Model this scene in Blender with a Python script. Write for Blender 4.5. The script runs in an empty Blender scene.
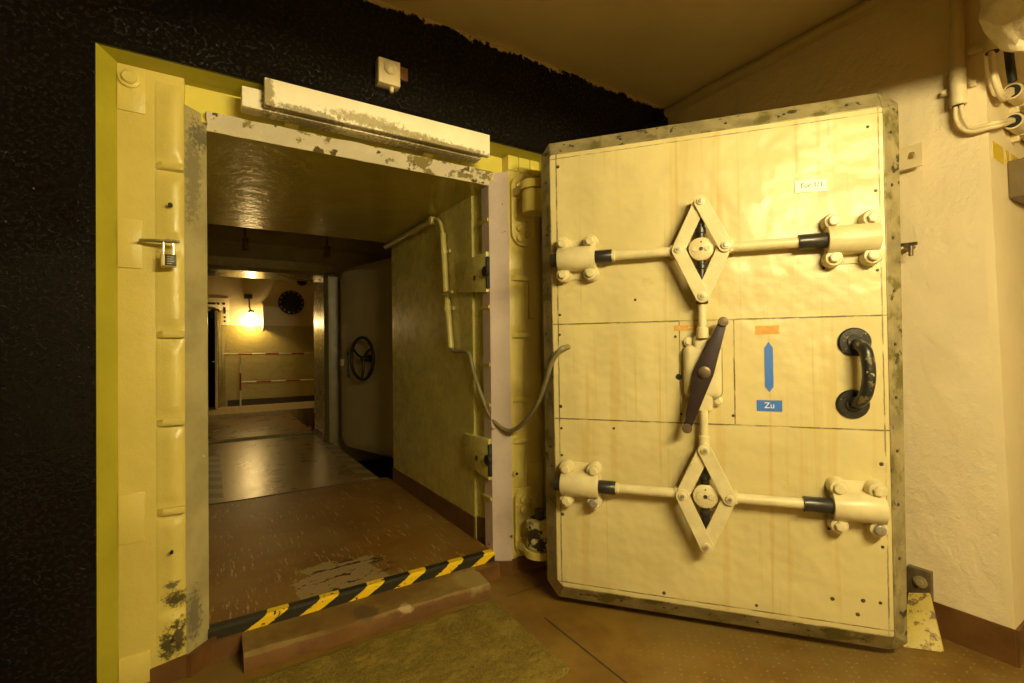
import bpy, bmesh, math, random
from mathutils import Vector, Matrix
random.seed(7)
C = bpy.context.scene.collection
SC = bpy.context.scene

# ------------------------------------------------------------------ mesh helpers
def V(*a): return Vector(a)

def box(bm, lo, hi, bev=0.0, seg=2):
    m = Matrix.Translation([(a + b) / 2 for a, b in zip(lo, hi)]) @ Matrix.Diagonal([abs(b - a) for a, b in zip(lo, hi)] + [1])
    r = bmesh.ops.create_cube(bm, size=1, matrix=m)
    if bev:
        es = list({e for v in r['verts'] for e in v.link_edges})
        bmesh.ops.bevel(bm, geom=es, offset=bev, segments=seg, affect='EDGES', profile=.5)
    return bm

def prism(bm, poly, ext, bev=0.0, seg=2):
    """poly: list of 3-D points (planar); ext: extrusion vector"""
    ext = Vector(ext)
    a = [bm.verts.new(p) for p in poly]
    b = [bm.verts.new(Vector(p) + ext) for p in poly]
    n = len(poly)
    fs = [bm.faces.new(a), bm.faces.new(b[::-1])]
    for i in range(n):
        fs.append(bm.faces.new((a[i], b[i], b[(i + 1) % n], a[(i + 1) % n])))
    bmesh.ops.recalc_face_normals(bm, faces=fs)
    if bev:
        es = [e for e in {e for f in fs[:1] for e in f.edges} | {e for f in fs[1:2] for e in f.edges}]
        bmesh.ops.bevel(bm, geom=es, offset=bev, segments=seg, affect='EDGES', profile=.5)
    return bm

def cyl(bm, p0, p1, r0, r1=None, seg=20, caps=True):
    p0, p1 = Vector(p0), Vector(p1)
    r1 = r0 if r1 is None else r1
    z = (p1 - p0).normalized()
    x = z.orthogonal().normalized(); y = z.cross(x)
    A = [bm.verts.new(p0 + (x * math.cos(t) + y * math.sin(t)) * r0) for t in [2 * math.pi * i / seg for i in range(seg)]]
    B = [bm.verts.new(p1 + (x * math.cos(t) + y * math.sin(t)) * r1) for t in [2 * math.pi * i / seg for i in range(seg)]]
    for i in range(seg):
        bm.faces.new((A[i], A[(i + 1) % seg], B[(i + 1) % seg], B[i]))
    if caps:
        bm.faces.new(A[::-1]); bm.faces.new(B)
    return bm

def lathe(bm, origin, axis, prof, seg=24):
    """prof: list of (distance along axis, radius)"""
    o, z = Vector(origin), Vector(axis).normalized()
    x = z.orthogonal().normalized(); y = z.cross(x)
    rings = []
    for d, r in prof:
        if r < 1e-6:
            rings.append([bm.verts.new(o + z * d)])
        else:
            rings.append([bm.verts.new(o + z * d + (x * math.cos(2 * math.pi * i / seg) + y * math.sin(2 * math.pi * i / seg)) * r) for i in range(seg)])
    for a, b in zip(rings, rings[1:]):
        for i in range(seg):
            j = (i + 1) % seg
            if len(a) == 1 and len(b) == 1: continue
            if len(a) == 1: bm.faces.new((a[0], b[j], b[i]))
            elif len(b) == 1: bm.faces.new((a[i], a[j], b[0]))
            else: bm.faces.new((a[i], a[j], b[j], b[i]))
    if len(rings[0]) > 1: bm.faces.new(rings[0][::-1])
    if len(rings[-1]) > 1: bm.faces.new(rings[-1])
    return bm

def smooth_path(pts, n=6):
    pts = [Vector(p) for p in pts]
    if len(pts) < 3: return pts
    out = []
    P = [pts[0] * 2 - pts[1]] + pts + [pts[-1] * 2 - pts[-2]]
    for i in range(1, len(P) - 2):
        a, b, c, d = P[i - 1], P[i], P[i + 1], P[i + 2]
        for k in range(n):
            t = k / n
            out.append(.5 * ((2 * b) + (c - a) * t + (2 * a - 5 * b + 4 * c - d) * t * t + (3 * b - a - 3 * c + d) * t ** 3))
    out.append(pts[-1])
    return out

def tube(bm, pts, r, seg=12, n=6, smooth=True, radii=None):
    pts = smooth_path(pts, n) if smooth else [Vector(p) for p in pts]
    t = (pts[1] - pts[0]).normalized(); x = t.orthogonal().normalized()
    rings = []
    for i, p in enumerate(pts):
        tn = (pts[min(i + 1, len(pts) - 1)] - pts[max(i - 1, 0)]).normalized()
        x = (x - tn * x.dot(tn)).normalized(); y = tn.cross(x)
        rr = r if radii is None else radii(i / (len(pts) - 1))
        rings.append([bm.verts.new(p + (x * math.cos(2 * math.pi * k / seg) + y * math.sin(2 * math.pi * k / seg)) * rr) for k in range(seg)])
    for a, b in zip(rings, rings[1:]):
        for k in range(seg):
            bm.faces.new((a[k], a[(k + 1) % seg], b[(k + 1) % seg], b[k]))
    bm.faces.new(rings[0][::-1]); bm.faces.new(rings[-1])
    return bm

def quad(bm, pts):
    bm.faces.new([bm.verts.new(p) for p in pts]); return bm

def grid(bm, o, du, dv, nu, nv, disp=None):
    o, du, dv = Vector(o), Vector(du), Vector(dv)
    vs = []
    for i in range(nu + 1):
        row = []
        for j in range(nv + 1):
            p = o + du * (i / nu) + dv * (j / nv)
            if disp: p = p + disp(i / nu, j / nv)
            row.append(bm.verts.new(p))
        vs.append(row)
    for i in range(nu):
        for j in range(nv):
            bm.faces.new((vs[i][j], vs[i + 1][j], vs[i + 1][j + 1], vs[i][j + 1]))
    return bm

def new(): return bmesh.new()

def obj(name, bm, mat, parent=None, smooth=True, label=None, kind=None, angle=38, merge=True):
    if merge: bmesh.ops.remove_doubles(bm, verts=bm.verts, dist=1e-6)
    bm.normal_update()
    me = bpy.data.meshes.new(name)
    if smooth:
        lim = math.radians(angle)
        for e in bm.edges:
            e.smooth = len(e.link_faces) == 2 and e.calc_face_angle(0) < lim
        for f in bm.faces: f.smooth = True
    bm.to_mesh(me); bm.free()
    me.materials.append(mat)
    o = bpy.data.objects.new(name, me); C.objects.link(o)
    if parent: o.parent = parent
    if label: o['label'] = label
    if kind: o['kind'] = kind
    return o

def tag(o, label, cat, group=None):
    o['label'] = label; o['category'] = cat
    if group: o['group'] = group
    return o

def thing(name, label, cat, loc=(0, 0, 0), rz=0.0, group=None):
    o = bpy.data.objects.new(name, None); C.objects.link(o)
    o.empty_display_size = .1
    o.location = loc; o.rotation_euler = (0, 0, rz)
    return tag(o, label, cat, group)

def struct(name, bm, mat, smooth=False):
    return obj(name, bm, mat, None, smooth=smooth, kind='structure')

# ------------------------------------------------------------------ materials
def lin(h):
    def f(c): return c / 12.92 if c <= .04045 else ((c + .055) / 1.055) ** 2.4
    return tuple(f(c / 255) for c in h) + (1,)

class NT:
    def __init__(s, name):
        s.m = bpy.data.materials.new(name); s.m.use_nodes = True
        s.t = s.m.node_tree; s.t.nodes.clear()
        s.out = s.t.nodes.new('ShaderNodeOutputMaterial')
        s.b = s.t.nodes.new('ShaderNodeBsdfPrincipled')
        s.t.links.new(s.b.outputs[0], s.out.inputs[0])
        s.co = s.t.nodes.new('ShaderNodeTexCoord').outputs['Object']
    def set(s, sock, v):
        if hasattr(v, 'is_linked') or isinstance(v, bpy.types.NodeSocket): s.t.links.new(v, sock)
        else: sock.default_value = v
    def math(s, op, a, b=None, c=None, clamp=False):
        n = s.t.nodes.new('ShaderNodeMath'); n.operation = op; n.use_clamp = clamp
        s.set(n.inputs[0], a)
        if b is not None: s.set(n.inputs[1], b)
        if c is not None: s.set(n.inputs[2], c)
        return n.outputs[0]
    def map(s, scale=(1, 1, 1), loc=(0, 0, 0), rot=(0, 0, 0), src=None):
        n = s.t.nodes.new('ShaderNodeMapping'); s.set(n.inputs[0], src or s.co)
        n.inputs['Location'].default_value = loc; n.inputs['Rotation'].default_value = rot; n.inputs['Scale'].default_value = scale
        return n.outputs[0]
    def noise(s, scale, detail=4, rough=.55, co=None, dist=0):
        n = s.t.nodes.new('ShaderNodeTexNoise'); s.set(n.inputs['Vector'], co or s.co)
        n.inputs['Scale'].default_value = scale; n.inputs['Detail'].default_value = detail
        n.inputs['Roughness'].default_value = rough; n.inputs['Distortion'].default_value = dist
        return n.outputs[0]
    def voronoi(s, scale, co=None, feat='F1'):
        n = s.t.nodes.new('ShaderNodeTexVoronoi'); n.feature = feat; s.set(n.inputs['Vector'], co or s.co)
        n.inputs['Scale'].default_value = scale
        return n.outputs['Distance']
    def ramp(s, v, a, b):           # smooth 0..1 between a and b
        n = s.t.nodes.new('ShaderNodeMapRange'); n.interpolation_type = 'SMOOTHSTEP'
        s.set(n.inputs[0], v); n.inputs[1].default_value = a; n.inputs[2].default_value = b
        return n.outputs[0]
    def mix(s, f, a, b):
        n = s.t.nodes.new('ShaderNodeMix'); n.data_type = 'RGBA'
        s.set(n.inputs[0], f); s.set(n.inputs[6], a); s.set(n.inputs[7], b)
        return n.outputs[2]
    def sep(s, src=None):
        n = s.t.nodes.new('ShaderNodeSeparateXYZ'); s.set(n.inputs[0], src or s.co); return n.outputs
    def dist(s, p, src=None):
        n = s.t.nodes.new('ShaderNodeVectorMath'); n.operation = 'DISTANCE'
        s.set(n.inputs[0], src or s.co); n.inputs[1].default_value = p
        return n.outputs['Value']
    def bump(s, h, strength=.3, distance=.01, prev=None):
        n = s.t.nodes.new('ShaderNodeBump'); n.inputs['Strength'].default_value = strength; n.inputs['Distance'].default_value = distance
        s.set(n.inputs['Height'], h)
        if prev is not None: s.set(n.inputs['Normal'], prev)
        return n.outputs[0]
    def done(s, col, rough=.5, nrm=None, metal=0.0, spec=.5, coat=0):
        s.set(s.b.inputs['Base Color'], col); s.set(s.b.inputs['Roughness'], rough)
        s.b.inputs['Metallic'].default_value = metal
        s.b.inputs['Specular IOR Level'].default_value = spec
        if nrm is not None: s.set(s.b.inputs['Normal'], nrm)
        return s.m

def scl(c, k): return (c[0] * k, c[1] * k, c[2] * k, 1)

def paint(name, col, rough=.45, bump=((60, .25, .004),), var=.12, vscale=3.0, spots=None, streak=None, blots=None, metal=0.0, spec=.5):
    """enamel paint: value variation, optional chips (scale, threshold, softness, colour), vertical runs, shaped wear patches"""
    s = NT(name)
    v = s.noise(vscale, 5, .6)
    c = s.mix(s.ramp(v, .3, .7), scl(col, 1 - var), scl(col, 1 + var))
    if streak:
        k, amt, sc_col = streak
        st = s.noise(1.0, 4, .6, s.map((k, k, .7)))
        c = s.mix(s.math('MULTIPLY', s.ramp(st, .55, .72), amt), c, sc_col)
    rg = s.math('ADD', s.math('MULTIPLY', s.noise(14, 3), .3), rough - .15)
    for sp in (spots or []):
        sc_, th, soft, sc2 = sp
        f = s.ramp(s.noise(sc_, 6, .62), th, th + soft)
        c = s.mix(f, c, sc2)
    for bl in (blots or []):
        (p, sx, r, bcol) = bl
        src = s.map(sx, tuple(-a * b for a, b in zip(p, sx)))
        d = s.math('ADD', s.dist((0, 0, 0), src), s.math('MULTIPLY', s.math('SUBTRACT', s.noise(60, 5, .7), .5), 2.2))
        f = s.math('MULTIPLY', s.math('SUBTRACT', 1.0, s.ramp(d, r * .45, r * 1.0)), .88)
        c = s.mix(f, c, bcol)
    n = None
    for sc_, st_, di in bump:
        n = s.bump(s.noise(sc_, 5, .6), st_, di, n)
    return s.done(c, rg, n, metal, spec)

CREAM = (.76, .65, .33, 1)
YEL = (.46, .41, .06, 1)
RUST = (.13, .07, .03, 1)
DARK = (.02, .018, .014, 1)
M = {}
def mat_door():
    s = NT('door_cream_enamel')
    x, y, z = s.sep()
    c = s.mix(s.ramp(s.noise(2.5, 5, .6), .3, .7), scl(CREAM, .93), scl(CREAM, 1.04))
    # thin brown runs down the sheets
    for k, seed, th, amt in ((11, 0, .57, .42), (38, 7, .60, .55)):
        st = s.noise(1.0, 3, .55, s.map((k, k, .55), (seed, 0, seed)))
        c = s.mix(s.math('MULTIPLY', s.ramp(st, th, th + .10), amt), c, (.56, .40, .13, 1))
    wob = s.math('MULTIPLY', s.math('SUBTRACT', s.noise(30, 4, .6), .5), .006)
    def line(sock, at, w, lo=None, other=None, hi=None):
        d = s.math('ABSOLUTE', s.math('SUBTRACT', s.math('ADD', sock, wob), at))
        f = s.math('SUBTRACT', 1.0, s.ramp(d, w * .5, w))
        if other is not None: f = s.math('MULTIPLY', f, s.math('MULTIPLY', s.math('GREATER_THAN', other, lo), s.math('LESS_THAN', other, hi)))
        return f
    VZ = .085
    L = [line(z, 1.312 + VZ, .0045), line(z, .838 + VZ, .0045), line(x, .5965, .003, .838 + VZ, z, 1.312 + VZ), line(x, .8275, .004, .838 + VZ, z, 1.312 + VZ),
         line(x, .020, .0045), line(x, 1.389, .004), line(z, .021 + VZ, .004), line(z, 2.153 + VZ, .0035)]
    f = L[0]
    for q in L[1:]: f = s.math('MAXIMUM', f, q)
    f = s.math('MULTIPLY', f, s.ramp(s.noise(9, 4, .6), .34, .56))
    c = s.mix(s.math('MULTIPLY', f, .75), c, (.085, .06, .02, 1))
    c = s.mix(s.ramp(s.noise(24, 5, .6), .735, .76), c, (.42, .28, .08, 1))
    c = s.mix(s.math('MULTIPLY', s.ramp(s.noise(5.5, 5, .65), .62, .72), .35), c, (.50, .36, .12, 1))
    n = s.bump(s.noise(3.2, 3, .5), .6, .05); n = s.bump(s.noise(30, 4), .14, .005, n); n = s.bump(s.noise(120, 3), .12, .002, n)
    rg = s.math('ADD', s.math('MULTIPLY', s.noise(9, 3), .3), .20)
    return s.done(c, rg, n)
CREAM = (.625, .54, .265, 1)
M['door'] = mat_door()
M['mech'] = paint('door_fitting_cream_paint', (.66, .585, .335, 1), .38, ((70, .15, .002),), .08, 14,
                  spots=[(48, .70, .03, (.30, .22, .08, 1))])
M['edge'] = paint('door_edge_worn_steel', (.36, .31, .16, 1), .45, ((40, .35, .004),), .25, 9,
                  spots=[(7, .50, .12, (.17, .15, .045, 1)), (16, .60, .06, (.07, .06, .025, 1)), (46, .66, .05, (.05, .04, .02, 1)), (21, .66, .05, (.50, .44, .24, 1))], metal=.2)
M['black_metal'] = paint('black_sleeve_metal', (.035, .032, .028, 1), .35, ((60, .15, .002),), .2, 20, metal=.3)
M['lever'] = paint('dark_brown_lever_steel', (.028, .016, .015, 1), .5, ((80, .2, .002),), .2, 20, spec=.3)
M['worn_black'] = paint('worn_black_handle_paint', (.02, .02, .018, 1), .33, ((60, .25, .002),), .2, 20,
                        spots=[(20, .56, .03, (.16, .13, .07, 1)), (33, .66, .02, (.5, .45, .3, 1))])
M['steel'] = paint('dull_screw_steel', (.42, .40, .34, 1), .4, ((80, .15, .001),), .2, 30, metal=.6)
M['dark_screw'] = paint('dark_screw_steel', (.06, .05, .035, 1), .5, ((80, .1, .001),), .2, 30)
M['brown_knob'] = paint('tarnished_bronze', (.16, .12, .07, 1), .4, ((80, .2, .001),), .2, 30, metal=.4)
M['niche'] = paint('niche_yellow_paint', (.40, .37, .025, 1), .5, ((45, .3, .004),), .10, 3)
M['frame'] = paint('frame_pale_yellow_enamel', (.64, .54, .145, 1), .36, ((16, .35, .008), (90, .3, .003)), .07, 3,
                   spots=[(60, .75, .02, (.30, .22, .05, 1))],
                   blots=[((-0.818, -0.060, 0.330), (14, 4, 22), .8, DARK), ((-0.850, -0.060, 0.150), (26, 4, 9), .75, DARK),
                          ((-0.812, -0.070, 0.180), (26, 4, 9), .8, DARK), ((-0.830, -0.070, 0.390), (22, 4, 30), .6, (.10, .09, .06, 1))])
M['header'] = paint('header_yellow_enamel', (.66, .58, .10, 1), .4, ((20, .3, .006),), .08, 4, spots=[(18, .68, .03, (.25, .2, .04, 1))])
M['seal_grey'] = paint('grey_seal_strip_paint', (.38, .335, .16, 1), .55, ((25, .3, .004), (120, .3, .002)), .16, 5, blots=[((-0.760, -0.010, 2.080), (22, 6, 3.2), .85, (.21, .19, .10, 1)), ((-0.730, 0.020, 2.250), (16, 6, 12), .8, (.12, .11, .07, 1)), ((-0.760, -0.030, 0.230), (24, 6, 6), .8, (.16, .14, .09, 1))],
                       spots=[(17, .70, .04, (.10, .09, .06, 1)), (30, .68, .05, (.50, .47, .34, 1))])
M['seal_lilac'] = paint('lilac_seal_strip_paint', (.60, .50, .46, 1), .5, ((25, .3, .004), (120, .3, .002)), .08, 5,
                        spots=[(15, .68, .04, (.14, .12, .09, 1)), (42, .70, .03, (.2, .17, .12, 1))])
M['seal_white'] = paint('flaking_white_strip_paint', (.82, .76, .58, 1), .5, ((25, .4, .006), (120, .3, .002)), .08, 7,
                        spots=[(8, .53, .05, (.30, .25, .09, 1)), (14, .58, .03, (.13, .10, .035, 1))])
M['beam'] = paint('white_beam_paint', (.90, .84, .64, 1), .5, ((40, .35, .004),), .06, 5,
                  blots=[((-0.060, -0.010, 0.082), (4.6, 1, 26), 1.0, (.34, .29, .12, 1)), ((0.140, -0.010, 0.065), (4, 1, 34), 1.0, (.30, .25, .10, 1)),
                         ((-0.485, -0.010, 0.105), (34, 1, 9), 1.0, (.32, .27, .12, 1)), ((-0.320, -0.010, 0.056), (5, 1, 40), 1.0, (.24, .20, .09, 1)), ((0.350, -0.010, 0.054), (3.4, 1, 45), 1.0, (.26, .22, .09, 1))],
                  spots=[(30, .72, .03, (.4, .33, .14, 1))])
M['pwall'] = paint('passage_olive_gloss_paint', (.56, .51, .17, 1), .28, ((6, .3, .015), (55, .22, .003)), .08, 3,
                   spots=[(45, .74, .02, (.65, .58, .28, 1)), (30, .77, .02, (.18, .14, .05, 1))])
M['pceil'] = paint('passage_ceiling_gloss_paint', (.46, .40, .07, 1), .2, ((9, .3, .02), (48, .35, .004)), .08, 3)
M['cwall'] = paint('chamber_dark_paint', (.50, .44, .22, 1), .4, ((12, .3, .01),), .15, 3)
M['gloss_frame'] = paint('inner_frame_gloss_paint', (.34, .30, .12, 1), .25, ((10, .3, .01),), .1, 4)
M['inner_dimmed'] = paint('inner_frame_dimmed_paint', (.20, .17, .07, 1), .4, ((20, .2, .004),), .1, 6)  # darker copy of the frame olive, with shade put into the colour
M['cream_wall'] = paint('rough_cream_plaster', (.80, .69, .45, 1), .5, ((6, .5, .03), (38, .42, .009), (130, .45, .003)), .06, 2.2,
                        spots=[(14, .76, .02, (.45, .35, .16, 1))])
M['side_wall'] = paint('smooth_cream_plaster', (.80, .69, .43, 1), .5, ((20, .3, .006),), .05, 2)
M['ceil'] = paint('ceiling_distemper', (.62, .52, .26, 1), .7, ((5, .3, .02), (60, .2, .004)), .06, 1.5)
M['skirt'] = paint('red_brown_skirting_paint', (.135, .062, .018, 1), .4, ((30, .35, .005),), .2, 6, spots=[(20, .72, .04, (.36, .26, .12, 1))])
M['conduit'] = paint('cream_conduit_paint', (.68, .58, .34, 1), .45, ((40, .15, .002),), .06, 8)
M['olive_conduit'] = paint('olive_conduit_paint', (.46, .41, .13, 1), .35, ((40, .15, .002),), .06, 8)
M['cable'] = paint('grey_olive_cable_sheath', (.20, .18, .09, 1), .45, ((60, .1, .001),), .1, 10)
M['black_rubber'] = paint('black_rubber', (.02, .02, .02, 1), .45, ((60, .1, .001),), .1, 10)
M['white_label'] = paint('white_label_plastic', (.86, .82, .74, 1), .45, ((60, .05, .001),), .03, 5)
M['ink'] = paint('dark_lettering', (.03, .02, .015, 1), .6, ((60, .02, .001),), .05, 5)
M['blue'] = paint('blue_sticker', (.045, .17, .62, 1), .45, ((60, .05, .001),), .06, 12)
M['white_ink'] = paint('white_lettering', (.85, .85, .85, 1), .5, ((60, .02, .001),), .03, 5)
M['orange'] = paint('faded_orange_sticker', (.62, .33, .06, 1), .55, ((60, .1, .001),), .10, 25, spots=[(34, .58, .05, (.66, .5, .22, 1))])
M['stop_yellow'] = paint('rusty_yellow_plate', (.48, .38, .075, 1), .5, ((40, .3, .003),), .1, 12, spots=[(30, .54, .06, (.16, .10, .03, 1)), (13, .60, .05, (.28, .18, .05, 1))])
M['band_yellow'] = paint('yellow_band_paint', (.62, .46, .03, 1), .5, ((40, .2, .002),), .1, 12)
M['box_grey'] = paint('brown_grey_metal_box', (.20, .15, .08, 1), .4, ((40, .2, .002),), .15, 8, metal=.2)
M['brass'] = paint('padlock_brass', (.52, .45, .20, 1), .35, ((60, .05, .001),), .06, 12, metal=.5)
M['chrome'] = paint('shackle_chrome', (.75, .72, .68, 1), .15, ((60, .02, .001),), .03, 12, metal=1.0)
M['leaf'] = paint('grey_olive_door_paint', (.54, .47, .28, 1), .45, ((8, .3, .01),), .07, 3)
M['red'] = paint('barrier_red_paint', (.35, .03, .02, 1), .4, ((40, .05, .001),), .06, 10)
M['white'] = paint('barrier_white_paint', (.78, .72, .55, 1), .4, ((40, .05, .001),), .06, 10)
M['dark_void'] = paint('dark_opening_paint', (.012, .011, .009, 1), .7, ((40, .05, .001),), .1, 10)
M['pit'] = paint('dark_pit_concrete', (.045, .035, .022, 1), .6, ((30, .3, .004),), .2, 5)
M['shade'] = paint('lamp_shade_enamel', (.25, .24, .2, 1), .4, ((60, .05, .001),), .05, 10)
M['raw_steel'] = paint('chipped_hinge_paint', (.58, .52, .28, 1), .42, ((50, .25, .003),), .1, 10,
                       spots=[(11, .50, .03, (.03, .025, .018, 1))])

def mat_black():
    s = NT('black_bitumen_paint')
    n1 = s.ramp(s.noise(60, 4, .6), .52, .80); n2 = s.noise(8, 4, .55)
    n = s.bump(n2, .25, .012); n = s.bump(n1, .7, .007, n); n = s.bump(s.noise(26, 3, .5), .15, .005, n)
    z = s.sep()[2]
    jag = s.math('ADD', z, s.math('ADD', s.math('MULTIPLY', s.math('SUBTRACT', s.noise(34, 5, .7), .5), .10),
                                  s.math('MULTIPLY', s.math('SUBTRACT', s.noise(7, 2, .5), .5), .10)))
    f = s.ramp(jag, 2.882, 2.888)          # ragged upper limit of the black coat
    spk = s.ramp(s.noise(34, 3, .5), .79, .80)
    c = s.mix(spk, (.0045, .004, .004, 1), (.16, .14, .07, 1))
    c = s.mix(f, c, (.46, .36, .18, 1))
    return s.done(c, s.math('ADD', .10, s.math('MULTIPLY', f, .5)), n, spec=.22)
M['black_wall'] = mat_black()

def mat_floor():
    s = NT('brown_floor_paint')
    x, y, z = s.sep()
    v = s.noise(3.5, 6, .65)
    c = s.mix(s.ramp(v, .35, .68), (.15, .080, .012, 1), (.23, .135, .022, 1))
    c = s.mix(s.math('MULTIPLY', s.ramp(s.noise(1.6, 4, .6), .45, .62), .6), c, (.20, .14, .04, 1))
    # raised tear-plate pattern on the steel plates
    def lug(dx, dy, lx, ly):
        u = s.math('ABSOLUTE', s.math('SUBTRACT', s.math('FRACT', s.math('ADD', s.math('DIVIDE', x, .044), dx)), .5))
        w = s.math('ABSOLUTE', s.math('SUBTRACT', s.math('FRACT', s.math('ADD', s.math('DIVIDE', y, .044), dy)), .5))
        return s.math('MULTIPLY', s.math('LESS_THAN', u, lx), s.math('LESS_THAN', w, ly))
    lugs = s.math('MAXIMUM', lug(0, 0, .17, .07), lug(.5, .5, .07, .17))
    wear = s.ramp(s.noise(30, 3), .45, .62)
    zone = s.math('MULTIPLY', s.ramp(x, 1.3, 1.7), s.math('SUBTRACT', 1.0, s.ramp(y, 1.25, 1.75)))
    lz = s.math('MULTIPLY', lugs, s.math('MULTIPLY', zone, wear))
    c = s.mix(s.math('MULTIPLY', lz, .5), c, (.42, .32, .14, 1))
    # joints between the plates
    j1 = s.math('MULTIPLY', s.math('LESS_THAN', s.math('ABSOLUTE', s.math('SUBTRACT', x, 1.385)), .0045), s.math('LESS_THAN', y, 1.93))
    j2 = s.math('MULTIPLY', s.math('LESS_THAN', s.math('ABSOLUTE', s.math('SUBTRACT', y, s.math('ADD', 2.2, s.math('MULTIPLY', s.noise(9, 2), .01)))), .003), s.math('LESS_THAN', 1.34, x))
    j = s.math('MAXIMUM', j1, j2)
    c = s.mix(j, c, (.03, .022, .012, 1))
    spk = s.ramp(s.noise(120, 2), .78, .8)
    c = s.mix(spk, c, (.5, .4, .2, 1))
    n = s.bump(s.math('ADD', s.math('MULTIPLY', lugs, s.math('MULTIPLY', zone, .4)), s.math('MULTIPLY', j, -2.0)), .4, .002)
    n = s.bump(s.noise(60, 5), .3, .003, n)
    return s.done(c, s.math('ADD', .42, s.math('MULTIPLY', v, .2)), n)
M['floor'] = mat_floor()

def mat_passage_floor():
    s = NT('worn_brown_passage_paint')
    v = s.noise(2.2, 6, .65)
    c = s.mix(s.ramp(v, .35, .65), (.165, .078, .011, 1), (.215, .112, .018, 1))
    y = s.sep()[1]; x = s.sep()[0]
    # dusty worn tracks along the edges
    dust = s.math('MULTIPLY', s.ramp(s.noise(1.7, 4, .6),   .46, .62), .38)
    c = s.mix(dust, c, (.24, .17, .05, 1))
    for rot, th in ((.35, .60), (-.5, .61), (1.1, .62), (2.1, .63), (-1.2, .63)):
        sc_ = s.noise(1.0, 5, .7, s.map((42, 5, 1), (3 * rot, 0, 0), (0, 0, rot)))
        f = s.math('MULTIPLY', s.ramp(sc_, th, th + .03), s.ramp(s.noise(3, 3, .6), .42, .56))
        c = s.mix(s.math('MULTIPLY', f, .8), c, (.42, .31, .15, 1))
    # bare patch with black chips by the sill
    def blob(p, r, amp, nsc):
        d = s.math('ADD', s.dist(p, s.map((1, 1, 1))), s.math('MULTIPLY', s.math('SUBTRACT', s.noise(nsc, 5, .65), .5), amp))
        return s.math('SUBTRACT', 1.0, s.ramp(d, r * .92, r))
    bare = blob((.58, 2.63, 0), .24, .5, 7)
    c = s.mix(s.math('MULTIPLY', bare, .75), c, (.34, .26, .13, 1))
    chips = s.math('MULTIPLY', s.ramp(s.noise(1.0, 5, .7, s.map((7, 19, 1))), .56, .568), blob((.62, 2.63, 0), .26, .25, 6))
    c = s.mix(chips, c, (.035, .03, .018, 1))
    edge = s.math('SUBTRACT', 1.0, s.ramp(s.math('ADD', y, s.math('MULTIPLY', s.noise(25, 4), .02)), 2.495, 2.505))
    c = s.mix(s.math('MULTIPLY', edge, .8), c, (.05, .04, .02, 1))
    n = s.bump(s.noise(45, 5), .25, .003); n = s.bump(s.noise(4, 3), .25, .01, n)
    return s.done(c, s.math('ADD', .34, s.math('MULTIPLY', v, .25)), n, spec=.3)
M['pfloor'] = mat_passage_floor()

def mat_inner_floor():
    s = NT('glossy_inner_plate_paint')
    v = s.noise(3, 6, .65)
    c = s.mix(s.ramp(v, .35, .65), (.21, .14, .04, 1), (.30, .21, .07, 1))
    for rot, th in ((.3, .62), (1.9, .64)):
        sc_ = s.noise(1.0, 5, .7, s.map((20, 3, 1), (2 * rot, 0, 0), (0, 0, rot)))
        c = s.mix(s.math('MULTIPLY', s.ramp(sc_, th, th + .04), .8), c, (.10, .07, .03, 1))
    n = s.bump(s.noise(24, 5), .25, .006)
    return s.done(c, s.math('ADD', .20, s.math('MULTIPLY', v, .18)), n)
M['ifloor'] = mat_inner_floor()

def mat_hazard(name, ax, ay, off, period, width, ycol, bcol, chips=True):
    s = NT(name)
    x, y, z = s.sep()
    t = s.math('ADD', s.math('ADD', s.math('MULTIPLY', x, ax[0]), s.math('MULTIPLY', y, ax[1])), s.math('MULTIPLY', z, ax[2]))
    t = s.math('ADD', t, s.math('MULTIPLY', s.math('SUBTRACT', s.noise(45, 4), .5), .018))
    f = s.math('LESS_THAN', s.math('FRACT', s.math('DIVIDE', s.math('SUBTRACT', t, off), period)), width)
    if chips: f = s.math('MULTIPLY', f, s.math('GREATER_THAN', x, .09))
    if chips: f = s.math('MULTIPLY', f, s.math('SUBTRACT', 1.0, s.ramp(s.noise(40, 5, .7), .60, .62)))
    c = s.mix(f, bcol, ycol)
    n = s.bump(s.noise(60, 4), .3, .003)
    return s.done(c, .45, n)
M['hazard'] = mat_hazard('black_yellow_sill_stripes', (1, 0, -1.9), 0, .213, .2265, .40, (.82, .56, .01, 1), (.022, .020, .012, 1))
M['hazard2'] = mat_hazard('faded_edge_stripes', (.55, 1, 0), 0, 0, .30, .5, (.30, .24, .07, 1), (.15, .11, .05, 1), False)

def mat_farwall():
    s = NT('two_tone_far_wall_paint')
    z = s.sep()[2]
    f = s.ramp(z, 1.715, 1.725)
    v = s.noise(3, 4)
    lo = s.mix(v, (.36, .29, .07, 1), (.44, .36, .10, 1))
    c = s.mix(f, lo, (.62, .52, .30, 1))
    c = s.mix(s.ramp(s.noise(22, 4), .74, .76), c, (.15, .11, .05, 1))
    n = s.bump(s.noise(10, 5), .5, .02)
    return s.done(c, .38, n)
M['farwall'] = mat_farwall()

def mat_rug():
    s = NT('olive_coir_pile')
    x, y, z = s.sep()
    a = s.noise(150, 3, .7); b = s.noise(9, 4, .6); d = s.noise(42, 4, .7)
    c = s.mix(s.ramp(a, .3, .7), (.10, .070, .012, 1), (.29, .215, .042, 1))
    c = s.mix(s.math('MULTIPLY', s.ramp(d, .45, .62), .55), c, (.16, .115, .022, 1))
    c = s.mix(s.math('MULTIPLY', s.ramp(b, .45, .65), .45), c, (.33, .25, .05, 1))
    spk = s.ramp(s.noise(60, 1), .80, .805)
    c = s.mix(spk, c, (.6, .5, .25, 1))
    n = s.bump(a, 1.0, .006)
    return s.done(c, .9, n, spec=.15)
M['rug'] = mat_rug()

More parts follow.
